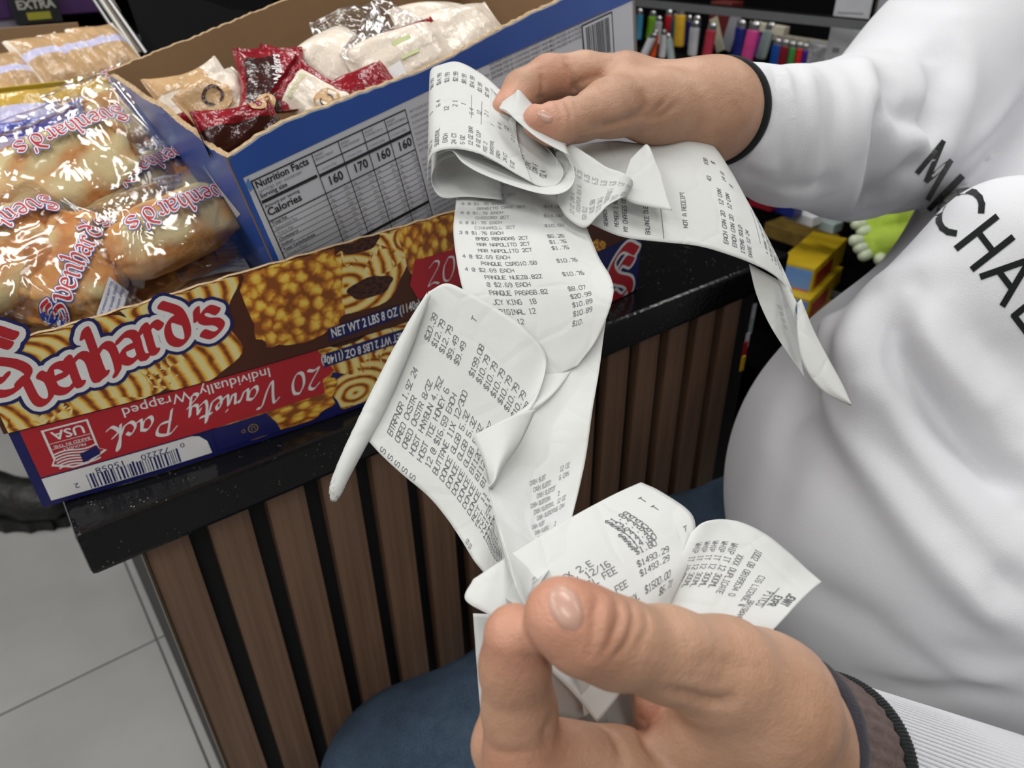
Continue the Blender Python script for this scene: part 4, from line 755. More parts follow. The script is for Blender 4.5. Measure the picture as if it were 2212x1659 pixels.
def disc(cx, cy, rx, ry, mat, layer, name='printed_pastry', lob=.06, k=5, ph=0., sq=2.0, clip=None, uvs=3.0):
    n = 40; a = np.arange(n) * 2 * math.pi / n; rr = 1 + lob * np.sin(k * a + ph) + .5 * lob * np.sin(3 * a + 2 * ph)
    c, s_ = np.cos(a), np.sin(a); e = 2 / sq; X = np.sign(c) * np.abs(c) ** e * rr; Y = np.sign(s_) * np.abs(s_) ** e * rr
    rings = [0, .35, .7, 1]; P = [(0, 0)]; 
    for r_ in rings[1:]: P += list(zip(X * r_, Y * r_))
    P = np.array(P); F_ = [(0, 1 + i, 1 + (i + 1) % n) for i in range(n)] + [(1 + j * n + i, 1 + (j + 1) * n + i, 1 + (j + 1) * n + (i + 1) % n, 1 + j * n + (i + 1) % n) for j in range(2) for i in range(n)]
    S_ = cx + P[:, 0] * rx; T_ = cy + P[:, 1] * ry
    lo_, hi_ = clip; S_ = np.clip(S_, 0.0005, TL - .001); T_ = np.clip(T_, lo_, (rim(S_) - .0006) if hi_ is None else hi_)
    return mesh(name, wallp(S_, T_, .0003 + layer * 6e-5), F_, mat, tray, uv=P * uvs + [ph * 3, ph])
def pxdisc(px, py, rx, ry, mat, layer, up, **k):
    s, t = st_of(px, py); return disc(s, t, rx, ry, M[mat], layer, clip=(FT + .0006, None) if up else (.0035, FT - .001), **k)
for a in [(30, 900, .030, .024, 'p_swirl'), (150, 740, .034, .024, 'p_swirl'), (190, 850, .036, .026, 'p_swirl'), (385, 640, .036, .027, 'p_swirl'), (400, 770, .036, .024, 'p_swirl'), (290, 800, .03, .02, 'p_swirl')]: pxdisc(*a, 0, True, ph=rnd.random() * 6)
for a in [(780, 600, .036, .026, 'p_swirl'), (820, 530, .03, .02, 'p_swirl'), (900, 500, .022, .020, 'p_swirl')]: pxdisc(*a, 1, True, ph=rnd.random() * 6)
pxdisc(640, 640, .034, .034, 'p_cheese', 2, True, sq=4, lob=.05, k=11); pxdisc(775, 525, .016, .007, 'p_dark', 3, True); pxdisc(800, 620, .018, .008, 'p_dark', 3, True); pxdisc(930, 510, .026, .036, 'p_cheese', 3, True, k=7)
for a in [(760, 740, .034, .026, 'p_swirl'), (800, 830, .032, .022, 'p_swirl'), (870, 760, .03, .026, 'p_swirl')]: pxdisc(*a, 1, False, ph=rnd.random() * 6)
pxdisc(750, 725, .018, .008, 'p_dark', 2, False); pxdisc(600, 880, .045, .020, 'p_cheese', 2, False, k=9, sq=3); pxdisc(640, 800, .030, .022, 'p_cheese', 2, False, k=7)
pxdisc(1285, 545, .014, .012, 'p_cheese', 2, True); 
MP = [M[k] for k in ('print_white', 'print_red', 'print_navy', 'print_blue', 'print_black', 'print_gold', 'print_grey')]; W_, R_, NV, BU, BK, GD, GY = range(7)
def lowmap(u, v, l): return wallp(u, np.clip(v, .0, FT - .0006), np.asarray(l))
d = Decal(lowmap, base=.0004)
sR = st_of(683, 740)[0]; xs = np.linspace(.006, sR, 30); bot = lambda s: .0235
d.polys([[(a, .0235), (b, .0235), (b, FT - .0005), (a, FT - .0005)] for a, b in zip(xs[:-1], xs[1:])], R_, 4)
d.polys([[(sR - .002, FT - .0005), (sR - .002, .034), (sR + .010, .040), (sR, FT - .0005)]], R_, 4); d.polys([[(sR - .06, .0235), (sR - .002, .034), (sR - .002, .0236)]], R_, 4)
xs = np.linspace(.006, .098, 12); d.polys([[(a, .004), (b, .004), (b, .0225), (a, .0225)] for a, b in zip(xs[:-1], xs[1:])], W_, 5); d.polys([[(.098, .004), (.108, .004), (.107, .015), (.103, .0205), (.098, .0225)]], W_, 5)
d.polys([[(.112, .004), (.158, .004), (.156, .012), (.150, .0228), (.112, .0228)]], NV, 5); d.rect(.006, .110, .0226, .0234, NV, 6, 8)
# barcode and digits, upside down
bx = .030; r_ = random.Random(3)
while bx < .086: w_ = r_.choice([.0005, .0009, .0013]); d.rect(bx, bx + w_, .0045, .0165 if not (.034 < bx < .056 or .060 < bx < .082) else .0152, NV, 6); bx += w_ + r_.choice([.0006, .0010, .0014])
def inv(VF, x, y):  # turn text by half a turn, x,y = lower left as read
    return (-VF[0] + [x, y], VF[1])
for t, x, y, s_ in [('0', .0925, .0195, .0045), ('72220', .0825, .0195, .0052), ('15058', .0545, .0195, .0052), ('2', .0245, .012, .0045)]: d.tris(inv(ftext(t, s_ * 1.25, 0, 0, 1.15), x, y), 0, 0, NV, 7)
d.tris(inv(ftext('Individually  Wrapped', .0108, .004, 0, 1.02), .160, .0585), 0, 0, W_, 6)
d2 = glyphs('20 Variety Pack', SC, 0, 0, .0166, .17, .7, adv={'2': .7, '0': .75, 'V': .82, 'P': .78, 'a': .66, 'r': .48, 'i': .36, 'e': .48, 't': .46, 'y': .5, 'c': .48, 'k': .6}, slant=.15)
d.polys([[(.196 - p[0], .0468 - p[1]) for p in q][::1] for q in d2], W_, 6)
# shield badge
sh = [(.0165, .0575), (.043, .0575), (.043, .034), (.047, .031), (.043, .029), (.034, .0245), (.025, .0245), (.014, .030), (.0165, .034)]
cxs, cys = .0302, .042; d.polys([sh], W_, 6); d.polys([[(cxs + (x - cxs) * .9, cys + (y - cys) * .92) for x, y in sh]], R_, 7)
d.tris(inv(ftext('USA', .0092, .02, 0, 1.1), .0395, .0545), 0, 0, W_, 8); d.tris(inv(ftext('BAKED IN THE', .0032, .01), .0405, .0445), 0, 0, W_, 8); d.tris(inv(ftext('PROUDLY', .0030, .01), .037, .0408), 0, 0, W_, 8)
d.rect(.018, .0415, .0462, .0466, W_, 8, 3); d.rect(.018, .0415, .0418, .0421, W_, 8, 3)
for i in range(6): d.polys([[(.0175 + j * .0035, .0262 + i * .0022 + .0012 * math.sin(j * .9)), (.0175 + (j + 1) * .0035, .0262 + i * .0022 + .0012 * math.sin((j + 1) * .9)), (.0175 + (j + 1) * .0035, .0273 + i * .0022 + .0012 * math.sin((j + 1) * .9)), (.0175 + j * .0035, .0273 + i * .0022 + .0012 * math.sin(j * .9))] for j in range(7)], W_, 8)
d.polys([[(.0315, .0262), (.0425, .0295), (.0425, .0365), (.0315, .0335)]], NV, 9)
ri = lambda r0, r1, cx, cy: [[(cx + r * math.cos(a), cy + r * math.sin(a)) for r, a in ((r0, a0), (r1, a0), (r1, a1), (r0, a1))] for a0, a1 in [(i * math.pi / 9, (i + 1) * math.pi / 9) for i in range(18)]]
d.polys(ri(.0030, .0037, .139, .0135), GD, 6); d.tris(inv(ftext('U', .0048, .01), .1408, .0153), 0, 0, GD, 6); d.tris(inv(ftext('D', .0042, .01), .1335, .0150), 0, 0, GD, 6)
s0, t0 = st_of(862, 690); s1, t1 = st_of(690, 752); d.polys([[(s1 + .001, FT - .0165), (s0 + .006, FT - .0165), (s0 + .006, FT - .0055), (s1 + .001, FT - .0055)]], NV, 6); d.tris(inv(ftext('NET WT 2 LBS 8 OZ (1140g)', .0098, .018, 0, .58), s0 + .004, FT - .0080), 0, 0, W_, 7)
# mirrored script initial on the far end
sx, tx = st_of(1345, 575); S1 = BL['S']; sy = .040
qs = lambda g: [q for p in S1 for q in nibline(catmull(np.array(p), 4) * sy, .0115, .7, g)]
d.polys([[(sx + .020 - p[0], tx + .018 - p[1]) for p in q] for q in qs(.0030)], W_, 6); d.polys([[(sx + .020 - p[0], tx + .018 - p[1]) for p in q] for q in qs(0)], R_, 7)
tag(d.build('lower_panel_print', MP, tray), kind='stuff')
def upmap(u, v, l): return wallp(u, np.clip(v, FT + .0007, None), np.asarray(l))
d = Decal(upmap, base=.0004)
# blackletter wordmark traced along its baseline
adv = dict(v=.98, e=.86, n=.98, h=.98, a=.95, r=.78, d=.92, s=.85)
word = [('v', 62, 878, 50), ('e', 112, 852, 52), ('n', 156, 834, 54), ('h', 208, 812, 56), ('a', 262, 786, 58), ('r', 318, 764, 60), ('d', 364, 748, 60), ('q', 424, 690, 44), ('s', 436, 730, 56)]
G_ = []
for ch, x, y, sz in word:
    s_, t_ = st_of(x, y); s2_, t2_ = st_of(x + 44, y - 14 if ch != 'q' else y - 12); xs_ = .0178; hs = .0195
    for p in BL[ch]:
        P = catmull(np.array(p), 5); P = np.stack([s_ + P[:, 0] * xs_ * (1.0 if ch != 'q' else .8), t_ + P[:, 1] * hs * (1 if ch != 'q' else .9) + P[:, 0] * (t2_ - t_) * .9 - (1.05 * hs if ch == 'q' else 0)], 1); G_.append(P)
s_, t_ = st_of(-64, 862)
for p in BL['S']: P = catmull(np.array(p), 5); G_.append(np.stack([s_ + .004 + P[:, 0] * .030, t_ + P[:, 1] * .026], 1))
for grow, mt, ly in ((.0058, NV, 5), (.0036, W_, 6), (.0002, R_, 7)):
    for P in G_: P_ = P.copy(); P_[:, 0] = np.maximum(P_[:, 0], -.002); d.polys([[(max(x, -.0015), y) for x, y in q] for q in nibline(P_, .0062, .75, grow, .35)], mt, ly)
sa, ta = st_of(708, 680); d.polys([[(sa - .002, FT + .004), (sa + .0565, FT + .006), (sa + .0565, FT + .0165), (sa - .002, FT + .0145)]], NV, 5); d.tris(ftext('NET WT 2 LBS 8 OZ (1140g)', .0105, .018, 0, .58), sa, FT + .0065, W_, 6, rot=.03)
sa = st_of(900, 620)[0]; xs = np.linspace(sa, sa + .16, 14); d.polys([[(a, FT + .016), (b, FT + .016), (b, FT + .048), (a, FT + .048)] for a, b in zip(xs[:-1], xs[1:])], R_, 5); d.polys([[(sa, FT + .016), (sa, FT + .048), (sa - .006, FT + .030)]], R_, 5)
g2 = glyphs('20 Variety', SC, sa + .008, FT + .024, .019, .10, .7, adv={'2': .7, '0': .75, 'V': .82, 'a': .66, 'r': .48, 'i': .36, 'e': .48, 't': .46, 'y': .5}, slant=.15); d.polys(g2, W_, 6)
d.build('upper_panel_print', MP, tray)
# ---------------------------------------------------------------- blue carton
BU_ = np.array([0.77357066, 0.59233871, 0.22521833]); BV = np.array([0.13897632, 0.1881716, -0.97225358]); BW = np.cross(BV, BU_); BW = BW if BW[1] > 0 else -BW
bx0 = np.array([-0.17327844, 0.46203707, 1.12499369]); box = empty('snack_carton', bx0 + BV * .2, 'large open blue and white corrugated carton with nutrition panel, leaning in the tray', 'box')
M['carton_blue'] = pmat('carton_blue', srgb(40, 78, 158), .35, noise=(8, .12)); M['carton_white'] = pmat('carton_white', srgb(196, 198, 206), .4, noise=(6, .04)); M['carton_pale'] = pmat('carton_pale_blue', srgb(84, 128, 190), .35)
def onface(px, py, P0, n_): r = ray(px, py); t = (P0 - CAM).dot(n_) / r.dot(n_); return CAM + r * t
def fuv(px, py): X = onface(px, py, bx0, BW) - bx0; return X.dot(BU_), X.dot(BV)
def luv(px, py): X = onface(px, py, bx0, BU_) - bx0; return X.dot(BW), X.dot(BV)
bw, bd, bh = .3585, .252, .212
def wall(prof, a_fixed, kind, name, outer, out_n):
    """prof: [(along, top v)]; wall from v=top to v=bh"""
    th = .0042; Vs = []
    for s_, t_ in prof:
        for off in (0, th):
            for v_ in (t_, bh): 
                if kind == 'u': Vs.append(bx0 + BU_ * s_ + BV * v_ + BW * (a_fixed + off * out_n))
                else: Vs.append(bx0 + BW * s_ + BV * v_ + BU_ * (a_fixed + off * out_n))
    n = len(prof); F_ = []; mi = []
    for i in range(n - 1):
        a = 4 * i; b = 4 * (i + 1); F_ += [(a, a + 1, b + 1, b), (a + 2, b + 2, b + 3, a + 3), (a, b, b + 2, a + 2), (a + 1, a + 3, b + 3, b + 1)]; mi += [0, 1, 2, 1]
    F_ += [(0, 2, 3, 1), (4 * n - 4, 4 * n - 3, 4 * n - 1, 4 * n - 2)]; mi += [1, 1]
    return mesh(name, Vs, F_, None, box, mats=[outer, M['kraft'], M['kraftedge']], midx=mi)
def dens(pr, n=5):
    o = []; r_ = random.Random(5)
    for (a, b), (c, d_) in zip(pr[:-1], pr[1:]):
        k = max(1, int(abs(c - a) / .0035)); o += [(a + (c - a) * i / k, b + (d_ - b) * i / k + r_.uniform(-.0006, .0006)) for i in range(k)]
    return o + [pr[-1]]
fp = [fuv(*p) for p in [(490, 340), (545, 302), (600, 269), (680, 238), (760, 208), (860, 170), (925, 145), (960, 130), (985, 116), (1030, 90), (1080, 62), (1207, 0)]]; fp[0] = (0, fp[0][1]); fp.append((bw, fp[-1][1] + .0))
lp = [luv(*p) for p in [(490, 340), (455, 322), (420, 290), (380, 262), (350, 232), (310, 214), (280, 190), (236, 162)]]; lp[0] = (0, lp[0][1]); bd = lp[-1][0] + .004
wall(dens(fp), 0, 'u', 'front_wall', M['carton_white'], 1); wall(dens(lp), 0, 'w', 'side_wall', M['carton_blue'], 1)
bk = [onface(*p, bx0 + BW * bd, BW) - bx0 for p in [(236, 150), (330, 112), (420, 78), (540, 27)]]; bkp = [(0, bk[0].dot(BV))] + [(X.dot(BU_), X.dot(BV)) for X in bk[1:]]; bkp.append((bw, bkp[-1][1])); wall(dens(bkp), bd, 'u', 'back_wall', M['carton_blue'], -1)
wall(dens([(0, fp[-1][1]), (bd, bkp[-1][1])]), bw, 'w', 'side_wall', M['carton_white'], -1)
Vb_ = [bx0 + BU_ * a + BV * (bh - .001 - c) + BW * b for c in (0, .004) for a, b in ((0, 0), (bw, 0), (bw, bd), (0, bd))]; mesh('carton_bottom', Vb_, [(0, 1, 2, 3), (7, 6, 5, 4), (0, 4, 5, 1), (1, 5, 6, 2), (2, 6, 7, 3), (3, 7, 4, 0)], M['kraft'], box)
bmap = lambda u, v, l: bx0 + np.asarray(u)[:, None] * BU_ + np.asarray(v)[:, None] * BV - np.asarray(l)[:, None] * BW
d = Decal(bmap, base=.0003); M2_ = MP + [M['carton_blue'], M['carton_pale'], M['carton_white']]; CB, CP, CW_ = 7, 8, 9
b0 = fuv(600, 349); b1 = fuv(927, 195); b2 = fuv(1352, 7); bandb = lambda s_: np.interp(s_, [b0[0], b1[0], b2[0]], [b0[1], b1[1], b2[1]])
fpd = dens(fp); fs = [p[0] for p in fpd]; ft_ = [p[1] for p in fpd]
xs = np.linspace(.0005, bw - .0005, 60); d.polys([[(a, np.interp(a, fs, ft_) + .0012), (b, np.interp(b, fs, ft_) + .0012), (b, bandb(b)), (a, bandb(a))] for a, b in zip(xs[:-1], xs[1:])], CB, 0)
lw = fuv(530, 398)[0]; X0_ = fuv(540, 391)[0]; d.rect(.0002, lw, .004, bh, CB, 1); d.rect(lw, X0_ + .0005, .03, bh, CW_, 3)
for i in range(9): cx_, cy_ = .003 + rnd.random() * .002, .02 + i * .019; d.polys([[(cx_ - .004 + .004, cy_), (cx_ + .003, cy_ - .003), (cx_ + .0035, cy_ + .004), (cx_ + .001, cy_ + .006)]], CP, 2)
# nutrition panel
tl = fuv(540, 391); X0, Y0 = tl; LW_ = fuv(873, 234)[0] - X0; LH = .150
def lin(x0, y0, x1, y1, w_=.0005, m=BK): d.polys([[(X0 + x0, Y0 + y0), (X0 + x1, Y0 + y1), (X0 + x1 + (w_ if x0 == x1 else 0), Y0 + y1 + (0 if x0 == x1 else w_)), (X0 + x0 + (w_ if x0 == x1 else 0), Y0 + y0 + (0 if x0 == x1 else w_))]], m, 3)
def tx(t, x, y, s_, m=BK, bold=0, sx=1.0): V_, F_ = ftext(t, s_, bold, 0, sx); d.tris((V_ * [1, -1] + [X0 + x, Y0 + y], F_), 0, 0, m, 3)
cols = [0, .37, .54, .70, .853, 1.0]
lin(0, 0, LW_, 0, .0009); lin(0, 0, 0, LH, .0009)
for c_ in cols[1:]: lin(LW_ * c_, .0, LW_ * c_, LH, .0006)
tx('Nutrition Facts', .002, .0062, .0069, bold=.02, sx=.92); tx('servings per container', .002, .0098, .0036, GY); tx('Serving size', .002, .0134, .0042, bold=.015)
lin(.0015, .0150, LW_ * .36, .0150, .0022); tx('Amount per serving', .002, .0208, .0032, bold=.01); tx('Calories', .002, .0268, .0076, bold=.02)
for i, c_ in enumerate(['160', '170', '160', '160']):
    a = LW_ * cols[i + 1] + .0015; b = LW_ * cols[i + 2] - .001
    tx('SHORT', a, .0040, .0022, GY, .01); tx(['BREAD TREAT', 'CAKE DIVIDED', 'CHUNKS IN A', 'AND OATMEAL'][i], a, .0064, .0022, GY, .01); lin(a - .001, .0092, b + .001, .0092, .0008); tx('1 Cookie (33g)', a, .0140, .0022, GY); lin(a - .001, .0158, b + .001, .0158, .0022)
    tx(c_, a + .003, .0262, .0090, bold=.02, sx=.9)
rows_ = ['Total Fat', ' Saturated Fat', ' Trans Fat', 'Cholesterol', 'Sodium', 'Total Carbohydrate', ' Dietary Fiber', ' Total Sugars', '  Added Sugars', 'Protein', 'Vitamin D', 'Calcium', 'Iron', 'Potassium']
for i, t in enumerate(rows_):
    y = .0335 + i * .0042; lin(.001, y - .0036, LW_, y - .0036, .0003 if i else .0008); tx(t, .002, y, .0031, BK if t[0] != ' ' else GY, .012 if t[0] != ' ' else 0)
    for j in range(4): a = LW_ * cols[j + 1] + .0015; tx('%dg' % rnd.randint(0, 20), a, y, .0025, GY); tx('%d%%' % rnd.randint(1, 24), a + .012, y, .0025, GY)
    if i == 9: lin(.001, y + .0008, LW_, y + .0008, .0020)
for k, (a, wd_) in enumerate([(LW_ + .003, .036), (LW_ + .043, .034)]):
    for i in range(26): tx(''.join(rnd.choice(['INGREDIENTS ', 'FLOUR ', 'BUTTER ', 'SUGAR ', 'MILK ', 'SALT ']) for _ in range(4)), a, .004 + i * .0042 + (.003 if i > 7 else 0), .0024, GY, 0, .9)
q0 = fuv(1255, 55); V0 = q0[1]; U0 = q0[0]
d.rect(U0, U0 + .034, V0, V0 + .038, BK, 3); d.rect(U0 + .0012, U0 + .0328, V0 + .0012, V0 + .0368, CW_, 4); bx = U0 + .004
while bx < U0 + .030: w_ = r_.choice([.0004, .0008, .0012]) if 0 else rnd.choice([.0004, .0008, .0012]); d.rect(bx, bx + w_, V0 + .003, V0 + .030, BK, 5); bx += w_ + rnd.choice([.0005, .0009])
ua, va = fuv(1060, 160); 
for i in range(4): V_, F_ = ftext('DISTRIBUTED BY CONTAINS WHEAT AND MILK PACKED IN A FACILITY THAT HANDLES', .0030, .01); d.tris((V_ * [1.0, -1] + [ua, va - .006 + i * .0034], F_), 0, 0, GY, 3)
d.build('front_print', M2_, box)
lmap = lambda u, v, l: bx0 + np.asarray(u)[:, None] * BW + np.asarray(v)[:, None] * BV - np.asarray(l)[:, None] * BU_
d = Decal(lmap, base=.0003); p_ = [luv(*q) for q in [(436, 352), (470, 400), (520, 462), (512, 470)]]; d.polys([p_], 0, 0)
for i in range(8): a = .01 + i * .028; d.polys([[(a, .10 + (i % 3) * .03), (a + .014, .09 + (i % 3) * .03), (a + .018, .11 + (i % 3) * .03), (a + .004, .12 + (i % 3) * .03)]], 1, 0)
tag(d.build('side_print', [M['carton_white'], M['carton_pale']], box), kind='stuff')
# ---------------------------------------------------------------- wrapped pastries
def film():
    m = bpy.data.materials.new('clear_film'); m.use_nodes = True; nt = m.node_tree; nt.nodes.remove(nt.nodes['Principled BSDF']); tc = N(nt, 'ShaderNodeTexCoord')
    t = N(nt, 'ShaderNodeBsdfTransparent'); t.inputs[0].default_value = (.97, .97, .98, 1); g = N(nt, 'ShaderNodeBsdfGlossy'); g.inputs['Roughness'].default_value = .10; g.inputs[0].default_value = (1, 1, 1, 1)
    n = N(nt, 'ShaderNodeTexNoise'); n.inputs['Scale'].default_value = 38; n.inputs['Detail'].default_value = 2; n.inputs['Distortion'].default_value = 1.2; nt.links.new(tc.outputs['Object'], n.inputs[0])
    mp = N(nt, 'ShaderNodeTexWave'); mp.inputs['Scale'].default_value = 18; mp.inputs['Distortion'].default_value = 14; mp.inputs['Detail'].default_value = 2; nt.links.new(tc.outputs['Object'], mp.inputs[0])
    b = N(nt, 'ShaderNodeBump'); b.inputs['Distance'].default_value = .003; b.inputs['Strength'].default_value = .55; nt.links.new(n.outputs[0], b.inputs['Height']); b2 = N(nt, 'ShaderNodeBump'); b2.inputs['Distance'].default_value = .0012; b2.inputs['Strength'].default_value = .45; nt.links.new(mp.outputs['Fac'], b2.inputs['Height']); nt.links.new(b.outputs[0], b2.inputs['Normal'])
    nt.links.new(b2.outputs[0], g.inputs['Normal']); lw = N(nt, 'ShaderNodeLayerWeight'); lw.inputs[0].default_value = .35; nt.links.new(b2.outputs[0], lw.inputs['Normal'])
    mr = N(nt, 'ShaderNodeMapRange'); mr.inputs['To Min'].default_value = .07; mr.inputs['To Max'].default_value = .6; nt.links.new(lw.outputs['Fresnel'], mr.inputs[0]); mx = N(nt, 'ShaderNodeMixShader')
    nt.links.new(mr.outputs[0], mx.inputs[0]); nt.links.new(t.outputs[0], mx.inputs[1]); nt.links.new(g.outputs[0], mx.inputs[2]); nt.links.new(mx.outputs[0], nt.nodes['Material Output'].inputs[0]); return m
def bun():
    m = bpy.data.materials.new('baked_pastry'); m.use_nodes = True; nt = m.node_tree; b = nt.nodes['Principled BSDF']; tc = N(nt, 'ShaderNodeTexCoord')
    n = N(nt, 'ShaderNodeTexNoise'); n.inputs['Scale'].default_value = 34; n.inputs['Detail'].default_value = 7; n.inputs['Roughness'].default_value = .62; nt.links.new(tc.outputs['Object'], n.inputs[0])
    c = ramp(nt, n.outputs[0], [(.25, srgb(142, 80, 34)), (.42, srgb(204, 132, 62)), (.6, srgb(226, 166, 92)), (.8, srgb(238, 200, 136))])
    a = N(nt, 'ShaderNodeAttribute'); a.attribute_name = 'icing'; mx = N(nt, 'ShaderNodeMix', data_type='RGBA'); nt.links.new(a.outputs['Fac'], mx.inputs[0]); nt.links.new(c, mx.inputs[6]); mx.inputs[7].default_value = srgb(228, 210, 158)
    nt.links.new(mx.outputs[2], b.inputs['Base Color']); b.inputs['Roughness'].default_value = .5
    bp = N(nt, 'ShaderNodeBump'); bp.inputs['Distance'].default_value = .003; nt.links.new(n.outputs[0], bp.inputs['Height']); nt.links.new(bp.outputs[0], b.inputs['Normal']); return m
M['film'] = film(); M['bun'] = bun()
M['foil_white'] = pmat('glossy_wrapper_white', srgb(226, 214, 200), .22, noise=(20, .05), bump=(60, .003)); M['foil_red'] = pmat('glossy_wrapper_red', srgb(132, 18, 32), .18, noise=(60, .25), bump=(70, .003)); M['foil_dark'] = pmat('glossy_wrapper_dark', srgb(52, 20, 18), .2, noise=(60, .3), bump=(70, .003))
M['foil_yellow'] = pmat('glossy_wrapper_yellow', srgb(196, 160, 70), .2, noise=(30, .15), bump=(60, .003)); M['foil_blue'] = pmat('glossy_wrapper_blue', srgb(44, 66, 178), .2, noise=(30, .15), bump=(60, .003)); M['foil_lilac'] = pmat('glossy_wrapper_lilac', srgb(196, 194, 226), .2, noise=(30, .08), bump=(60, .003)); M['foil_tan'] = pmat('glossy_wrapper_tan', srgb(190, 156, 116), .2, noise=(40, .15), bump=(60, .003))
def basis(c, e, nrm):
    """c centre, e end point of the long axis; nrm 'up' lean towards the camera 0..1"""
    u = np.asarray(e) - c; L = np.linalg.norm(u); u /= L; tc = CAM - c; tc /= np.linalg.norm(tc); n_ = np.array([0, 0, 1.]) * (1 - nrm) + tc * nrm; n_ -= n_.dot(u) * u; n_ /= np.linalg.norm(n_); v = np.cross(n_, u); return u, v, n_
class Pack:
    def __init__(s, c, u, v, n_, L, W, H, seed, crump=.0035, seal=.12, asym=0.):
        s.c, s.u, s.v, s.n, s.L, s.W, s.H = np.asarray(c), u, v, n_, L, W, H; s.r = np.random.default_rng(seed); s.seal = seal; s.crump = crump
        s.w = [(s.r.uniform(5, 26), s.r.uniform(0, 6.28), s.r.uniform(0, 6.28), s.r.uniform(.3, 1)) for _ in range(8)]; s.bend = s.r.uniform(-.006, .006)
    def h(s, a, b, top=1):  # a,b in -1..1
        aa = np.clip(np.abs(a) / (1 - s.seal), 0, 1); base = np.clip(1 - aa ** 2.4, 0, 1) ** .6 * np.clip(1 - np.abs(b) ** 2.6, 0, 1) ** .6
        cr = 0
        for k, th, ph, am in s.w: q = (a * math.cos(th) + b * math.sin(th)) * k * .5 + ph; cr = cr + am * (np.abs((q / math.pi) % 2 - 1) - .5)
        edge = .4 + .6 * base
        zz = np.where(np.abs(a) > 1 - s.seal, .0016 * np.sin(a * 150), 0)
        return (s.H * base * (1 if top > 0 else -.55) + cr * s.crump * .5 * (edge if top > 0 else .25 + 0 * edge) * np.clip((1 - np.abs(b)) * 6, 0, 1) + zz * (1 if top > 0 else 1) + s.bend * (a * a - .3) * 2 + (1e-4 if top < 0 else 0) * 0)
    def f(s, a, b, l=0, top=1):
        a = np.asarray(a, float); b = np.asarray(b, float); nar = 1 - .05 * np.sin(a * 3 + 1); x = a * s.L / 2; y = b * s.W / 2 * nar; z = s.h(a, b, top) + l
        return s.c + x[..., None] * s.u + y[..., None] * s.v + z[..., None] * s.n
    def shell(s, name, mats, par, nu=60, nv=34, band=None):
        a, b = np.meshgrid(np.linspace(-1, 1, nu), np.linspace(-1, 1, nv)); T = s.f(a, b).reshape(-1, 3); B = s.f(a, b, -.0004, -1).reshape(-1, 3); Q = quadgrid(nv, nu)
        mi = None; 
        if band is not None:
            ca = a.ravel()[Q].mean(1); cb = b.ravel()[Q].mean(1); mi = np.array([band(x, y) for x, y in zip(ca, cb)]); mi = np.concatenate([mi, mi])
        o = mesh(name, np.concatenate([T, B]), np.concatenate([Q, Q[:, ::-1] + len(T)]), None, par, smooth=True, mats=mats if isinstance(mats, list) else [mats], midx=mi); return o
    def map(s, k=1):  # (x,y) metres from centre; y axis flips with k
        return lambda u, v, l: s.f(np.asarray(u) / s.L * 2, np.asarray(v) / s.W * 2, np.asarray(l))
def bunmesh(name, P, par, l, w_, h, ice, seed, off=0.0, kind=0):
    n_ = 40; m = 26; r = np.random.default_rng(seed); th = np.linspace(0, 2 * math.pi, n_, endpoint=False); ph = np.linspace(.02, math.pi - .02, m); V_ = []; I_ = []
    k = [(r.normal(size=3) * 3.2, r.uniform(0, 6)) for _ in range(7)]
    TH, PH = np.meshgrid(th, ph); d = np.stack([np.cos(PH), np.sin(PH) * np.cos(TH), np.sin(PH) * np.sin(TH)], -1); e = np.sign(d) * np.abs(d) ** .8
    nz = sum(np.sin(e @ kk + p_) for kk, p_ in k) / 7; nz2 = sum(np.sin(e @ (kk * 2.6) + p_ * 2) for kk, p_ in k) / 7; R_ = 1 + .16 * nz + .09 * nz2
    X = e[..., 0] * l / 2 * R_; Y = e[..., 1] * w_ / 2 * R_; Z = e[..., 2] * h * R_ * .9 + off; G = P.c + X[..., None] * P.u + Y[..., None] * P.v + (Z + P.H * .12)[..., None] * P.n
    ic = np.clip((nz * 1.1 + e[..., 2] * .6 + .15 * np.sin(X / l * 22 + seed)) * 3.0 - 1.1 + ice, 0, 1) if ice > -3 else np.zeros_like(nz)
    V_ = G.reshape(-1, 3); F_ = [(i * n_ + j, i * n_ + (j + 1) % n_, (i + 1) * n_ + (j + 1) % n_, (i + 1) * n_ + j) for i in range(m - 1) for j in range(n_)] + [tuple(range(n_))[::-1], tuple((m - 1) * n_ + j for j in range(n_))]
    o = mesh(name, V_, F_, M['bun'], par, smooth=True); a_ = o.data.attributes.new('icing', 'FLOAT', 'POINT'); a_.data.foreach_set('value', ic.astype(np.float32).ravel()); return o
LP = [M['print_white'], M['print_blue'], M['print_red']]
def wordmark(d, text, x, y, size, fl=1, m0=0):
    """outlined blackletter, small"""
    G = []; X = x
    for ch in text:
        t = 'q' if ch == "'" else ch
        for p in BL.get(t, []): P = catmull(np.array(p), 3) * size; P[:, 0] += X - x; G.append(P)
        X += size * dict(S=1.15, q=.35).get(t, .95)
    for gr, mt, ly in ((.0013, 1, 0), (.0008, 0, 2), (0, 2, 4)):
        for P in G: d.polys([[(x + fl * a, y + fl * b) for a, b in (q if fl > 0 else q)] for q in nibline(P, size * .22, .75, gr, .3)], mt, ly)
def smalltext(d, x, y, rows, w_, h, fl=1, m=1):
    for i in range(rows):
        t = ' '.join(''.join(rnd.choice('aeinorstlm') for _ in range(rnd.randint(3, 9))) for _ in range(8)); V_, F_ = ftext(t, h); k = V_[:, 0] < w_
        F_ = [f_ for f_ in F_ if all(k[j] for j in f_)]; d.tris((V_ * fl, F_), x, y - fl * i * h * 1.25, m, 4)
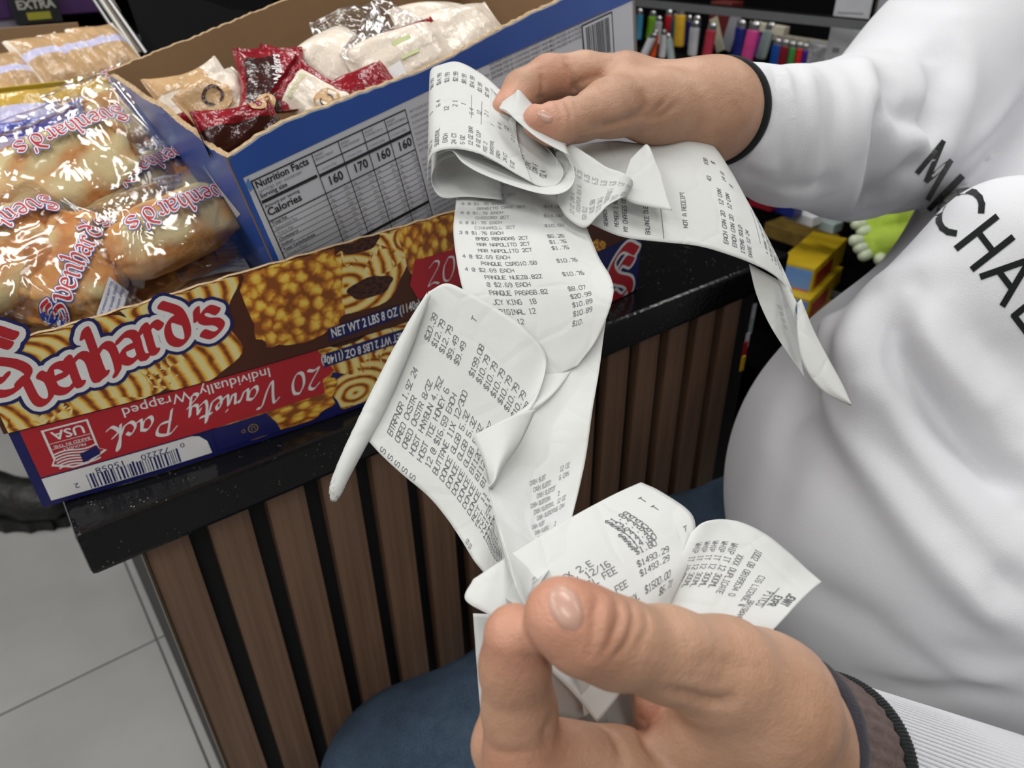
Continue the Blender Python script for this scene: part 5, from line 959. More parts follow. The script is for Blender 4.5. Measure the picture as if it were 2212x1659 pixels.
def pastry(c, e, nrm, L, W, H, seed, label, ice=.2, logo=None, bsize=(.8, .72, 1.1), txt=None, group='wrapped pastries heaped in the tray', boff=0.):
    C = at(*c); u, v, n_ = basis(C, at(*e), nrm); P = Pack(C, u, v, n_, L, W, H, seed); t = empty('wrapped_pastry', C, label, 'pastry', group)
    bunmesh('bun', P, t, L * bsize[0], W * bsize[1], H * bsize[2] * .8, ice, seed, boff); P.H *= 1.12; P.shell('clear_wrapper', M['film'], t)
    if logo or txt:
        d = Decal(P.map(), base=.0012)
        for (w_, x, y, s_, fl) in (logo or []): wordmark(d, w_, x, y, s_, fl)
        for (x, y, rows, w2, h, fl) in (txt or []): d.rect(*sorted((x - fl * .001, x + fl * (w2 + .002))), *sorted((y + fl * h * 1.1, y - fl * rows * h * 1.25)), 0, 0, 6); smalltext(d, x, y, rows, w2, h, fl)
        for P_ in d.V: np.clip(P_[:, 1], -W / 2 * .93, W / 2 * .93, out=P_[:, 1]); np.clip(P_[:, 0], -L / 2 * .98, L / 2 * .98, out=P_[:, 0])
        d.build('printed_label', LP, t)
    # crimped back seam edge
    return t
pastry((150, 392, .535), (300, 322, .56), .62, .150, .100, .026, 3, 'large iced pastry in clear wrapper lying on top of the heap', ice=.55, bsize=(.70, .66, 1.1), logo=[("Svenhard's", .06, .028, .0088, -1)], txt=[(.045, -.036, 3, .05, .003, 1)])
pastry((325, 440, .560), (420, 385, .585), .6, .140, .085, .020, 5, 'pale filled pastry half covered behind the foremost large wrapped pastry', ice=.6, logo=[("Svenhard's", .055, .022, .0088, -1)])
pastry((372, 505, .520), (485, 455, .540), .66, .128, .078, .022, 8, 'golden pastry with red and blue lettered wrapper, nearest the blue carton', ice=.0, logo=[("Svenhard's", .052, .012, .0088, -1)], bsize=(.74, .6, 1.05))
pastry((160, 585, .497), (200, 510, .512), .6, .098, .084, .024, 13, 'golden brown roll in clear wrapper at the front rim of the tray', ice=-1, logo=[("Svenhard's", -.045, -.012, .0088, 1)], txt=[(-.045, -.030, 6, .035, .0026, 1)], bsize=(.86, .8, 1.15))
pastry((18, 560, .480), (90, 520, .495), .55, .120, .085, .022, 21, 'pale twisted pastry cut off by the left edge of the photo', ice=.2, logo=[("Svenhard's", .045, .018, .0088, -1)])
pastry((70, 622, .505), (140, 590, .517), .5, .090, .055, .009, 22, 'flat wrapped pastry with blue small print low at left rim', ice=.1, logo=[("Svenhard's", -.045, -.004, .0088, 1)], txt=[(-.04, .022, 4, .06, .0026, 1)])
pastry((400, 590, .560), (520, 560, .585), .55, .120, .075, .012, 31, 'wrapped pastry turned face down showing white label of blue print', ice=-.2, txt=[(-.010, .018, 9, .052, .0030, 1)], bsize=(.75, .6, .8))
pastry((545, 585, .60), (600, 550, .62), .5, .100, .070, .014, 33, 'dark shadowed wrapped pastry low against the blue carton', ice=-1)
pastry((395, 345, .615), (450, 420, .60), .5, .110, .070, .016, 36, 'empty looking crinkled wrapper end rising beside the blue carton', ice=-1, bsize=(.4, .5, .7), logo=[('Sven', .03, .0, .011, -1)])
pastry((262, 250, .640), (330, 330, .62), .5, .120, .085, .020, 41, 'wrapped pastry with lettered wrapper at the back, behind the iced one', ice=.1, logo=[("Svenhard's", -.045, .006, .0088, 1)], bsize=(.6, .6, .8))
pastry((120, 310, .62), (220, 270, .64), .5, .130, .070, .014, 43, 'long pale pastry wedged behind the large iced pastry', ice=.3, bsize=(.8, .4, .8))
pastry((470, 470, .60), (520, 520, .59), .4, .09, .06, .014, 47, 'small bare looking pastry squeezed against the carton side', ice=-1)
pastry((60, 480, .53), (150, 470, .54), .5, .12, .08, .016, 49, 'lower pastry under the large iced pastry at left', ice=-.5)
pastry((250, 520, .53), (330, 500, .54), .5, .12, .08, .014, 50, 'lower pastry buried between the front roll and the lettered one', ice=-.5, txt=[(-.02, -.01, 5, .04, .0026, 1)])
# ---------------------------------------------------------------- blue and yellow snack packs behind
def pack(name, c, e, nrm, L, W, H, seed, mats, band, label, cat, group, words=(), crump=.003, seal=.1, decmats=None, sub=None):
    C = at(*c); u, v, n_ = basis(C, at(*e), nrm); P = Pack(C, u, v, n_, L, W, H, seed, crump, seal); t = empty(name, C, label, cat, group); P.shell('wrapper', mats, t, band=band)
    if words:
        d = Decal(P.map(), base=.0009)
        for k in words:
            if k[0] == 't': _, s_, x, y, sz, rot, m = k; d.tris(ftext(s_, sz, .015), x, y, m, 2, rot)
            elif k[0] == 'r': _, x0, x1, y0, y1, m = k; d.rect(x0, x1, y0, y1, m, 0, 6)
            elif k[0] == 'c': _, x, y, r0, r1, m = k; d.polys(ri(r0, r1, x, y), m, 1)
            elif k[0] == 'p': _, ps, m = k; d.polys([ps], m, 0)
        for P_ in d.V: np.clip(P_[:, 1], -W / 2 * .93, W / 2 * .93, out=P_[:, 1]); np.clip(P_[:, 0], -L / 2 * .97, L / 2 * .97, out=P_[:, 0])
        d.build('printed_design', decmats or [M['print_white'], M['print_blue'], M['print_red'], M['print_black'], M['foil_tan']], t)
    return t
YB = [M['foil_yellow'], M['foil_lilac'], M['foil_blue']]; yb = lambda a, b: 0 if b > .35 or -.5 < b < -.2 else (1 if b > -.2 else 2)
pack('snack_pack', (40, 265, .655), (120, 252, .665), .6, .105, .058, .012, 61, YB, yb, 'yellow and lilac snack pack with blue stripe at the left edge', 'snack', 'yellow and blue snack packs', words=[('p', [(.03, -.01), (.042, .005), (.05, -.01), (.045, -.01), (.042, -.002), (.036, -.01)], 1)])
pack('snack_pack', (35, 318, .62), (115, 305, .63), .6, .105, .050, .010, 62, YB, lambda a, b: 2 if b > .2 else 1, 'lilac and blue snack pack under the yellow one at left', 'snack', 'yellow and blue snack packs')
pack('snack_pack', (210, 222, .675), (250, 208, .68), .6, .075, .045, .010, 63, YB, lambda a, b: 0 if b > .2 else (2 if b > -.1 else 1), 'yellow rimmed blue snack pack beside the carton corner', 'snack', 'yellow and blue snack packs')
pack('snack_pack', (232, 250, .655), (285, 272, .645), .5, .065, .045, .010, 64, YB, lambda a, b: 1 if b > -.2 else 2, 'white and blue snack pack against the carton side', 'snack', 'yellow and blue snack packs')
# rear tray
rt_ = empty('rear_tray', at(120, 200, .80), 'brown cardboard tray with yellow front lip behind the wrapped pastries', 'box'); q0 = at(-60, 212, .745); q1 = at(243, 150, .80); ux = q1 - q0; ux[2] = 0; LR = np.linalg.norm(ux); ux /= LR; uy = np.array([-ux[1], ux[0], 0]); zr = (q0[2] + q1[2]) / 2; TR = frame3(ux, uy, CZ, np.array([q0[0], q0[1], 0]))
M['lip'] = pmat('yellow_printed_lip', srgb(176, 146, 24), .5)
MB().box(TR, 0, LR, 0, .004, .92, zr - .014).box(TR, 0, LR, .20, .204, .92, zr + .035).box(TR, 0, .004, 0, .2, .92, zr).box(TR, LR - .004, LR, 0, .2, .92, zr).box(TR, 0, LR, 0, .2, .92, .925).build('tray_walls', M['kraft'], rt_)
MB().box(TR, 0, LR, -.0006, .0046, zr - .014, zr).build('yellow_lip', M['lip'], rt_)
TY = [M['foil_tan'], M['foil_lilac'], M['foil_white']]
for i, (c, e) in enumerate([((112, 138, .83), (140, 132, .84)), ((180, 126, .85), (208, 120, .86)), ((238, 112, .87), (262, 108, .88)), ((28, 178, .80), (60, 172, .81))]):
    pack('snack_sleeve', c, e, .55, .062, .075, .013, 70 + i, TY, lambda a, b: 1 if .1 < b < .35 else (2 if a > .8 or a < -.8 else 0), ['tan snack pack with lilac stripe, left end of the rear tray row', 'tan snack pack in the middle of the rear tray row', 'tan snack pack at the right end of the rear tray row', 'low tan snack pack lying at the left of the rear tray'][i], 'snack', 'tan snack packs in the rear tray')
# ---------------------------------------------------------------- packs in the blue carton
WR = [M['foil_white'], M['foil_red'], M['foil_tan'], M['foil_dark']]; DM = [M['print_white'], M['print_blue'], M['print_red'], M['print_black'], M['foil_tan'], M['foil_dark'], pmat('pale_green_print', srgb(196, 204, 150), .4)]
G = 'cookie packs in the open carton'
pack('cookie_pack', (420, 208, .590), (474, 190, .602), .62, .066, .044, .012, 81, WR, lambda a, b: 1 if b < -.55 else (2 if b > .15 and a < .5 else 0), 'white and tan cookie pack tilted in the left corner of the carton', 'snack', G, words=[('t', 'Pure Butter', -.012, -.004, .007, 0, 3)], decmats=DM)
pack('cookie_pack', (498, 228, .556), (545, 202, .568), .7, .060, .052, .010, 82, WR, lambda a, b: 2 if a < -.1 and b > -.2 else 0, 'white cookie pack with round biscuit picture beneath the lettered red pack', 'snack', G, words=[('c', -.012, .008, .0, .013, 4), ('c', -.012, .008, .005, .007, 5), ('t', 'SHORTBREAD', .002, -.006, .0055, 0, 6), ('t', 'ROUNDS', .006, -.012, .005, 0, 2)], decmats=DM)
pack('cookie_pack', (515, 276, .500), (562, 266, .508), .7, .056, .030, .009, 83, WR, lambda a, b: 3 if b < .1 else 1, 'dark red cookie pack standing at the front corner of the carton', 'snack', G, words=[('c', .018, .012, .003, .006, 4), ('c', .030, .014, .003, .006, 4)], decmats=DM)
pack('cookie_pack', (590, 186, .552), (582, 130, .568), .8, .078, .050, .013, 84, WR, lambda a, b: 3 if -.15 < b < .75 and a < .55 else 1, 'red and dark cookie pack with white lettering standing upright', 'snack', G, words=[('t', 'Walkers', -.012, -.008, .0100, 0, 0), ('c', -.030, .006, .003, .0065, 4)], decmats=DM)
pack('cookie_pack', (684, 210, .533), (724, 230, .530), .7, .056, .036, .010, 85, WR, lambda a, b: 1 if a < -.65 or b > .62 else 0, 'white cookie pack with round cookie, right of the lettered red pack', 'snack', G, words=[('c', .014, -.002, .0, .010, 4), ('c', .014, -.002, .004, .005, 5), ('t', 'Shortbread', -.020, -.012, .0055, 1.57, 2), ('t', 'COOKIES', -.012, -.012, .005, 1.57, 6)], decmats=DM)
pack('cookie_pack', (748, 138, .595), (790, 110, .61), .6, .075, .065, .016, 86, WR, lambda a, b: 1 if b < -.72 else 0, 'cream cookie pack with dark red edge in the middle of the carton', 'snack', G)
pack('cookie_pack', (876, 128, .580), (935, 104, .590), .65, .088, .050, .013, 87, WR, lambda a, b: 1 if b > .80 and a > -.2 else 0, 'cream cookie pack with pale green square near the carton notch', 'snack', G, words=[('r', -.010, .006, -.006, .010, 6), ('r', -.024, -.012, -.016, -.006, 0)], decmats=DM)
pack('cookie_pack', (790, 198, .538), (815, 186, .542), .6, .055, .035, .010, 88, WR, lambda a, b: 1, 'small red pack end between the two cream packs', 'snack', G)
pack('cookie_pack', (1000, 84, .625), (1062, 66, .64), .6, .100, .060, .013, 89, WR, lambda a, b: 0, 'white cookie pack farthest right inside the carton', 'snack', G)
pack('cookie_pack', (960, 62, .66), (1030, 58, .68), .6, .090, .050, .012, 90, WR, lambda a, b: 0, 'white cookie pack at the rear of the carton', 'snack', G)
pack('cookie_pack', (640, 178, .585), (680, 186, .585), .6, .070, .050, .010, 93, WR, lambda a, b: 1 if b > 0 else 3, 'dark red pack low behind the lettered upright pack', 'snack', G)
for i, (c, e, L_, W_2, nr) in enumerate([((830, 85, .585), (862, 25, .60), .075, .045, .75), ((750, 60, .61), (690, 80, .61), .060, .030, .6)]):
    C = at(*c); u, v, n_ = basis(C, at(*e), nr); P = Pack(C, u, v, n_, L_, W_2, .010, 95 + i, .006); t = empty('empty_wrapper', C, ['tall clear crinkled wrapper standing up between cream packs', 'short clear crinkled wrapper against the cream pack'][i], 'wrapper', 'clear wrappers in the carton'); P.shell('clear_wrapper', M['film'], t)
fill = MB()
# ---------------------------------------------------------------- things around the counter
def simple(name, label, cat, C, group=None): return empty(name, C, label, cat, group)
yaw2 = math.radians(-54)
# --- shelf rack at the back left with packets
RU = np.array([math.cos(YAW), math.sin(YAW), 0]); RW_ = np.array([-math.sin(YAW), math.cos(YAW), 0])
M['deepblack'] = pmat('deep_black_steel', srgb(6, 6, 7), .9, spec=.1); rk = simple('display_rack', 'black tiered shelf rack at the back left with small packets', 'shelf', at(120, 80, 1.5)); o0 = at(-160, 60, 1.30); o0[2] = 0; TK = frame3(RU, RW_, CZ, o0)
z1 = at(120, 110, 1.35)[2]; z2 = at(120, 20, 1.4)[2]
b = MB(); 
for z in (z1 - .045, z2 - .055, z2 + .14): b.box(TK, 0, .95, 0, .28, z - .012, z)
b.box(TK, 0, .95, .28, .3, 0, 1.9).box(TK, 0, .012, 0, .28, 0, 1.9).box(TK, .938, .95, 0, .28, 0, 1.9); b.build('rack_frame', M['deepblack'], rk)
MB().box(TK, 0, .95, -.004, 0, z2 - .067, z2 - .055).build('price_rail', pmat('grey_price_rail', srgb(88, 88, 92), .4), rk)
M['purple'] = pmat('purple_carton', srgb(66, 38, 84), .4); M['bluepk'] = pmat('bright_blue_packet', srgb(20, 52, 180), .35); M['lilacpk'] = pmat('grey_lilac_packet', srgb(132, 124, 140), .4); M['silver'] = pmat('silver_print', srgb(170, 168, 160), .35); M['olive'] = pmat('olive_yellow_print', srgb(150, 146, 50), .4); M['teal'] = pmat('teal_print', srgb(60, 170, 150), .4)
def slab(name, label, cat, px, py, d, w_, h, dep, mat, group=None, yaw=YAW, lean=0., decals=(), rot=0):
    c = at(px, py, d); ux = np.array([math.cos(yaw), math.sin(yaw), 0]); uy = np.array([-math.sin(yaw), math.cos(yaw), 0]); up = CZ * math.cos(lean) + uy * math.sin(lean); uy2 = np.cross(up, ux); 
    if rot: ux, up = ux * math.cos(rot) + up * math.sin(rot), up * math.cos(rot) - ux * math.sin(rot)
    T = frame3(ux, uy2, up, c); t = empty(name, c, label, cat, group); MB().box(T, -w_ / 2, w_ / 2, 0, dep, -h / 2, h / 2, b=min(w_, h, dep) * .06).build('body', mat, t)
    for k, (x0, x1, y0, y1, m, nm) in enumerate(decals): MB().box(T, x0, x1, -.0008, .0002, y0, y1).build(nm, m, t)
    return t, T
slab('gum_carton', 'purple carton at the top left corner of the shelf rack', 'box', 100, 2, 1.36, .22, .05, .06, M['purple'], 'packets on the rack')
slab('gum_packet', 'grey lilac packet hanging at the far left edge of the rack', 'packet', 18, 32, 1.34, .045, .055, .02, M['lilacpk'], 'packets on the rack')
t, T = slab('gum_packet', 'black packet with silver EXTRA lettering and yellow strip', 'packet', 78, 18, 1.34, .075, .05, .02, M['black'], 'packets on the rack')
V_, F_ = ftext('EXTRA', .020, .03); 
mesh('lettering', T(np.stack([V_[:, 0] - .030, np.full(len(V_), -.0012), V_[:, 1] + .0], 1)), F_, M['silver'], t); MB().box(T, -.018, .020, -.0012, .0, -.018, -.006).build('yellow_strip', M['olive'], t)
t, T = slab('mint_packet', 'blue packet with teal heart swirl behind the rear tray', 'packet', 100, 106, 1.05, .058, .036, .012, M['bluepk'], 'packets on the rack')
hx = [(.012 * math.sin(a) ** 3 * 1.1, .010 * (math.cos(a) - .38 * math.cos(2 * a) - .15 * math.cos(3 * a))) for a in np.linspace(0, 2 * math.pi, 30)]
tv, tf = tube([T(np.array([[x, -.002, z]]))[0] for x, z in hx[:-1]], .0022, 6, closed=True); mesh('heart_swirl', tv, tf, M['teal'], t)
slab('mint_packet', 'bright blue packet cut off at the left edge', 'packet', 3, 112, 1.05, .03, .05, .012, M['bluepk'], 'packets on the rack'); slab('mint_packet', 'small white square packet right of the heart packet', 'packet', 165, 93, 1.06, .022, .024, .012, M['print_white'], 'packets on the rack'); slab('mint_packet', 'dark blue packet between the heart packet and the white one', 'packet', 136, 100, 1.055, .02, .03, .012, M['print_navy'], 'packets on the rack')
zb = at(100, 126, 1.05)[2]; c = at(90, 126, 1.06); TB_ = frame3(RU, RW_, CZ, np.array([c[0], c[1], 0])); t = empty('packet_stand', TB_([(0, 0, .92)])[0], 'low black stand holding the blue packets behind the rear tray', 'stand'); MB().box(TB_, -.09, .09, -.012, .05, .92, zb, b=.002).build('stand_body', M['deepblack'], t)
# --- black display stand behind the carton
t = simple('display_stand', 'black tilted plastic display stand with metal strips behind carton', 'stand', at(380, 40, 1.0)); P = [at(255, -60, .98), at(640, -60, .86), at(560, 40, .90), at(318, 122, .92)]
nn_ = np.cross(P[1] - P[0], P[3] - P[0]); nn_ /= np.linalg.norm(nn_); nn_ = nn_ if nn_[1] > 0 else -nn_; mesh('panel', [*P, *[p + nn_ * .02 for p in P]], [(0, 1, 2, 3), (7, 6, 5, 4), (0, 4, 5, 1), (1, 5, 6, 2), (2, 6, 7, 3), (3, 7, 4, 0)], M['deepblack'], t)
for i, (a, b_, r_) in enumerate([((222, -20, .96), (318, 118, .90), .0035), ((206, -20, .97), (298, 118, .91), .003), ((190, -20, .975), (282, 118, .915), .003)]): tv, tf = tube([at(*a), at(*b_)], r_, 8); mesh('strip', tv, tf, M['blackgloss'] if i % 2 == 0 else M['silver'], t)
P = [at(205, -10, .985), at(240, -10, .98), at(312, 112, .925), at(288, 112, .928)]; mesh('clear_side', P, [(0, 1, 2, 3)], pmat('bronze_reflective_plastic', srgb(120, 104, 92), .15, noise=(25, .5)), t)
MB().box(frame3(RU, RW_, CZ, np.array([*at(420, 60, 1.0)[:2], .92])), -.08, .10, .03, .12, 0, .10).build('stand_base', M['black'], t)
# --- white cup
c = at(592, -20, .93); c[2] = .92; zt = at(592, 12, .93)[2]
prof = [(.0, .0), (.028, .0), (.030, .004), (.036, zt - .925), (.039, zt - .92), (.0375, zt - .918), (.034, zt - .93), (.027, .006), (0, .006)]; n = 32; V_ = [(c[0] + r_ * math.cos(2 * math.pi * j / n), c[1] + r_ * math.sin(2 * math.pi * j / n), .92 + z) for r_, z in prof for j in range(n)]; F_ = [(i * n + j, i * n + (j + 1) % n, (i + 1) * n + (j + 1) % n, (i + 1) * n + j) for i in range(len(prof) - 1) for j in range(n)]
t = empty('paper_cup', c, 'white cup rim showing above the back edge of the carton', 'cup'); mesh('cup_wall', V_, F_, M['print_white'], t, smooth=True)
M['deepblack'] = pmat('deep_black_steel', srgb(6, 6, 7), .9, spec=.1)
# --- shelves at the back right
sh_ = simple('gondola_shelf', 'black store shelving with metal edge rails behind the person', 'shelf', at(1700, 300, 1.8)); SU = np.array([math.cos(yaw2), math.sin(yaw2), 0]); SW = -np.array([math.sin(yaw2), -math.cos(yaw2), 0]) * -1
SW = np.array([math.cos(YAW), math.sin(YAW), 0]); s0 = at(1360, 140, 1.72); zs = s0[2]; base = np.array([s0[0], s0[1], 0]); TS = frame3(SU, SW, CZ, base)
zt = at(1372, 2, 1.72)[2]; zl = TS([(0, 0, 0)])[0][2]
b = MB(); zlow = .60; zlo2 = .36
for z, dd in ((zs - .018, .30), (zt + .012, .03), (zlow, .30), (zlo2, .34), (.1, .36)): b.box(TS, -.5, 1.7, 0, dd, z - .012, z)
b.box(TS, -.5, 1.7, .36, .38, 0, 1.9).box(TS, -.5, -.48, 0, .36, 0, 1.9).box(TS, 1.68, 1.7, 0, .36, 0, 1.9); b.build('shelf_frame', M['deepblack'], sh_)
M['rail'] = pmat('grey_metal_rail', srgb(92, 94, 96), .5)
for z in (zt + .012, zs - .018, zlow): MB().box(TS, -.5, 1.7, -.004, 0, z - .014, z).build('edge_rail', M['rail'], sh_)
col = {k: pmat(k + '_plastic', srgb(*v), .3) for k, v in dict(cyan=(70, 150, 190), lime=(130, 190, 40), white=(200, 200, 205), red=(170, 30, 40), teal_=(30, 90, 100), yellow=(215, 170, 50), navy=(30, 38, 110), rose=(190, 60, 80), orange=(225, 90, 40), pink=(205, 70, 140), violet=(130, 60, 160), pale=(150, 165, 165), blue=(20, 70, 150), crimson=(120, 20, 35), green=(60, 140, 70), scarlet=(200, 40, 40), indigo=(60, 30, 130)).items()}
M['steel'] = pmat('lighter_steel', srgb(170, 170, 172), .25, metal=.8)
def lighter(px, py, d, colr, label, sc_=1.0, tilt=0.0):
    c = at(px, py, d); t = empty('lighter', c, label, 'lighter', 'plastic lighters on the shelf'); hgt = .058 * sc_; r_ = .0095 * sc_; n = 16; a = np.arange(n) * 2 * math.pi / n; up = CZ * math.cos(tilt) + SU * math.sin(tilt)
    def lathe(name, prof, mat):
        V_ = [c + up * z + SU * (rr * 1.35 * math.cos(x)) + SW * (rr * .75 * math.sin(x)) for z, rr in prof for x in a]; k = len(prof); F_ = [(i * n + j, i * n + (j + 1) % n, (i + 1) * n + (j + 1) % n, (i + 1) * n + j) for i in range(k - 1) for j in range(n)] + [tuple(range(n))[::-1], tuple((k - 1) * n + j for j in range(n))]; mesh(name, V_, F_, mat, t, smooth=False)
    lathe('body', [(-hgt / 2, r_ * .9), (-hgt / 2 + .003, r_), (hgt / 2 - .002, r_), (hgt / 2, r_ * .92)], col[colr]); lathe('metal_hood', [(hgt / 2, r_ * .85), (hgt / 2 + .010 * sc_, r_ * .85), (hgt / 2 + .014 * sc_, r_ * .6)], M['steel'])
    lathe('button', [(hgt / 2 + .001, r_ * .3), (hgt / 2 + .009, r_ * .3)], col['scarlet']) if 0 else None
for px, py, d, cl, lb, s_, tl in [(1379, 58, 1.74, 'cyan', 'pale blue lighter at the very edge of the carton', .9, 0), (1406, 60, 1.75, 'lime', 'lime green lighter, second from the carton', .85, .1), (1421, 70, 1.73, 'white', 'white lighter beside the lime green one', .8, 0), (1443, 58, 1.76, 'red', 'red lighter in the left cluster', .85, 0), (1458, 68, 1.74, 'teal_', 'dark teal lighter left of the yellow one', .9, 0), (1468, 66, 1.72, 'yellow', 'tall yellow lighter in the left cluster', 1.15, -.05), (1484, 72, 1.73, 'navy', 'navy lighter just right of the yellow one', .9, 0), (1412, 100, 1.66, 'orange', 'orange lighter in front row over the sleeve', .8, .1), (1398, 105, 1.66, 'white', 'white lighter left of the orange one in front', .9, .5), (1432, 100, 1.66, 'white', 'white lighter right of the orange one in front', .8, 0), (1448, 108, 1.65, 'pale', 'pale grey lighter next to the white front ones', .8, -.3), (1498, 90, 1.68, 'white', 'white and blue lighter standing alone in front of the dark gap', 1.0, 0), (1502, 74, 1.71, 'navy', 'navy lighter behind the lone white one', .9, 0), (1531, 96, 1.68, 'rose', 'rose red lighter before the dark red carton', 1.05, .1), (1596, 92, 1.70, 'navy', 'deep blue lighter left of the pink one', 1.1, 0), (1619, 102, 1.68, 'pink', 'bright pink lighter at the centre of the shelf', 1.25, .12), (1638, 92, 1.72, 'violet', 'violet lighter right of the pink one', 1.0, .15), (1652, 96, 1.70, 'pale', 'pale grey green lighter after the violet one', 1.1, .2), (1674, 124, 1.66, 'blue', 'blue lighter at the left of the right hand row', .9, 0), (1690, 127, 1.65, 'crimson', 'crimson lighter in the right hand row', .9, 0), (1705, 130, 1.65, 'green', 'green lighter in the right hand row', .9, 0), (1720, 132, 1.65, 'scarlet', 'scarlet lighter in the right hand row', .9, 0), (1732, 135, 1.65, 'indigo', 'indigo lighter ending the right hand row', .9, 0)]: lighter(px, py, d, cl, lb, s_, tl)
slab('carton', 'dark red carton behind the lighters', 'box', 1552, 48, 1.85, .065, .09, .05, pmat('dark_red_carton', srgb(96, 32, 28), .5), yaw=yaw2)
slab('display_card', 'cream triangular display card leaning among the lighters', 'card', 1548, 75, 1.72, .022, .075, .003, pmat('cream_card', srgb(176, 172, 150), .6), 'cards', yaw=yaw2, rot=.45); slab('display_card', 'grey card leaning the other way beside the dark red carton', 'card', 1578, 70, 1.75, .030, .080, .003, pmat('grey_card', srgb(140, 140, 150), .6), 'cards', yaw=yaw2, rot=-.25); slab('display_card', 'long cream sleeve lying across the lighters', 'card', 1655, 62, 1.68, .095, .018, .02, pmat('cream_sleeve', srgb(190, 184, 165), .6), 'cards', yaw=yaw2, rot=-.05)
slab('carton', 'deep blue carton behind the pink lighter', 'box', 1628, 55, 1.88, .09, .05, .05, pmat('deep_blue_carton', srgb(28, 44, 110), .5), yaw=yaw2); slab('tray_card', 'green edged tray strip on the shelf edge above the sleeve', 'tray', 1580, 146, 1.64, .10, .012, .05, pmat('leaf_green_card', srgb(80, 110, 45), .6), yaw=yaw2)
slab('silver_pouch', 'crinkled silver grey pouch right of the lighter row', 'pouch', 1765, 128, 1.62, .065, .055, .03, pmat('silver_grey_pouch', srgb(140, 140, 144), .3, noise=(40, .5), bump=(60, .006)), yaw=yaw2, rot=-.2)
slab('wire_strip', 'beige strip of clips above the silver pouch', 'strip', 1720, 88, 1.72, .19, .012, .02, pmat('beige_strip', srgb(150, 145, 132), .6, noise=(120, .4)), yaw=yaw2, rot=-.02); slab('carton', 'small dusty blue packet beside the hanging white card', 'box', 1782, 68, 1.7, .022, .03, .02, pmat('dusty_blue', srgb(90, 110, 140), .5), yaw=yaw2)
t, T = slab('hanging_card', 'tall white hanging package card with grey print', 'package', 1835, 50, 1.35, .062, .135, .004, pmat('white_card', srgb(176, 178, 184), .5), yaw=yaw2 + .35, decals=[(-.024, .024, .002, .004, M['print_grey'], 'rule'), (-.024, .02, .016, .0175, M['print_grey'], 'rule'), (.014, .026, -.05, -.034, M['print_grey'], 'rule'), (-.02, -.008, -.05, -.042, M['print_grey'], 'rule')])
t, T = slab('hanging_card', 'white package card with red stroke at the top right', 'package', 1935, 5, 1.38, .06, .09, .004, pmat('white_card_b', srgb(150, 152, 160), .5), yaw=yaw2 + .35, decals=[(-.014, .02, -.004, .006, M['print_red'], 'red_stroke')])
slab('red_packet', 'small red packet under the top right card', 'packet', 1938, 58, 1.45, .03, .02, .01, col['red'], yaw=yaw2); slab('dark_packet', 'dark navy packet right of the red stroked card', 'packet', 1985, 22, 1.45, .05, .07, .01, pmat('dark_navy_packet', srgb(24, 24, 56), .4), yaw=yaw2)
b = MB(); Tp = frame3(SU, SW, CZ, np.array([*at(1895, 80, 1.6)[:2], 0])); b.box(Tp, -.02, .02, 0, .03, 0, 1.8); t = empty('shelf_post', Tp([(0, 0, 0)])[0], 'brown upright post of the shelving right of the white card', 'post'); b.build('post', pmat('brown_post', srgb(66, 56, 48), .6), t)
# lower shelf things seen under the sleeve
M['glove'] = pmat('lime_glove_knit', srgb(166, 192, 66), .8, noise=(40, .12), bump=(300, .001)); M['glovetip'] = pmat('pale_glove_tip', srgb(196, 206, 178), .6)
for gi, (bx_, by_, d0, tips) in enumerate([(1950, 470, 1.38, [(1835, 468), (1850, 484), (1862, 500), (1885, 458)]), (1935, 520, 1.36, [(1846, 520), (1856, 536), (1866, 552), (1900, 560)])]):
    A_ = np.array([at(bx_, by_, d0)] + [at(x, y, d0 - .02) for x, y in tips]); f = Field(A_.min(0) - .04, A_.max(0) + .04, .0030)
    f.cone(at(bx_ - 28, by_ + 2, d0 - .01), at(bx_ + 30, by_ - 2, d0), .030, .034, .01)
    for x, y in tips: f.cone(at(x, y, d0 - .02), at(bx_ - 30, by_ + (y - by_) * .45, d0 - .01), .009, .012, .006)
    V_, Q_ = f.net(); t = empty('work_glove', A_[0], ['lime green work glove with pale fingertips, upper of the pair', 'lime green work glove with pale fingertips, lower of the pair'][gi], 'glove', 'lime gloves on the shelf'); mesh('glove_shell', V_, Q_, M['glove'], t, smooth=True)
    for x, y in tips: g = Field(at(x, y, d0 - .022) - .02, at(x, y, d0 - .022) + .02, .002); q = at(x, y, d0 - .022); g.cone(q, q + (at(bx_ - 30, by_ + (y - by_) * .45, d0 - .01) - q) * .14, .0105, .0105, .002); v_, q_ = g.net(); mesh('fingertip', v_, q_, M['glovetip'], t, smooth=True)
M['yel'] = pmat('yellow_carton', srgb(190, 160, 30), .45, noise=(20, .1)); M['rd'] = pmat('red_carton_panel', srgb(140, 26, 30), .45); M['lb'] = pmat('pale_blue_carton_end', srgb(110, 150, 210), .45)
for i, (px, py) in enumerate([(1775, 590), (1765, 655)]):
    c = at(px, py, 1.42); T = frame3(np.array([math.cos(.9), math.sin(.9), 0]), np.array([-math.sin(.9), math.cos(.9), 0]), CZ, c); t = empty('candy_carton', c, ['yellow and red carton with pale blue end, upper of two', 'yellow and red carton with pale blue end, lower of two'][i], 'box', 'yellow cartons under the shelf')
    MB().box(T, -.05, .14, -.0, .07, -.026, .026, b=.002).build('body', M['yel'], t); MB().box(T, -.035, .06, -.0008, .0002, -.020, .012).build('red_panel', M['rd'], t); MB().box(T, -.0508, -.0498, .004, .066, -.022, .020).build('blue_end', M['lb'], t); MB().box(T, -.0512, -.0500, .004, .066, -.026, -.020).build('red_band', col['scarlet'], t)
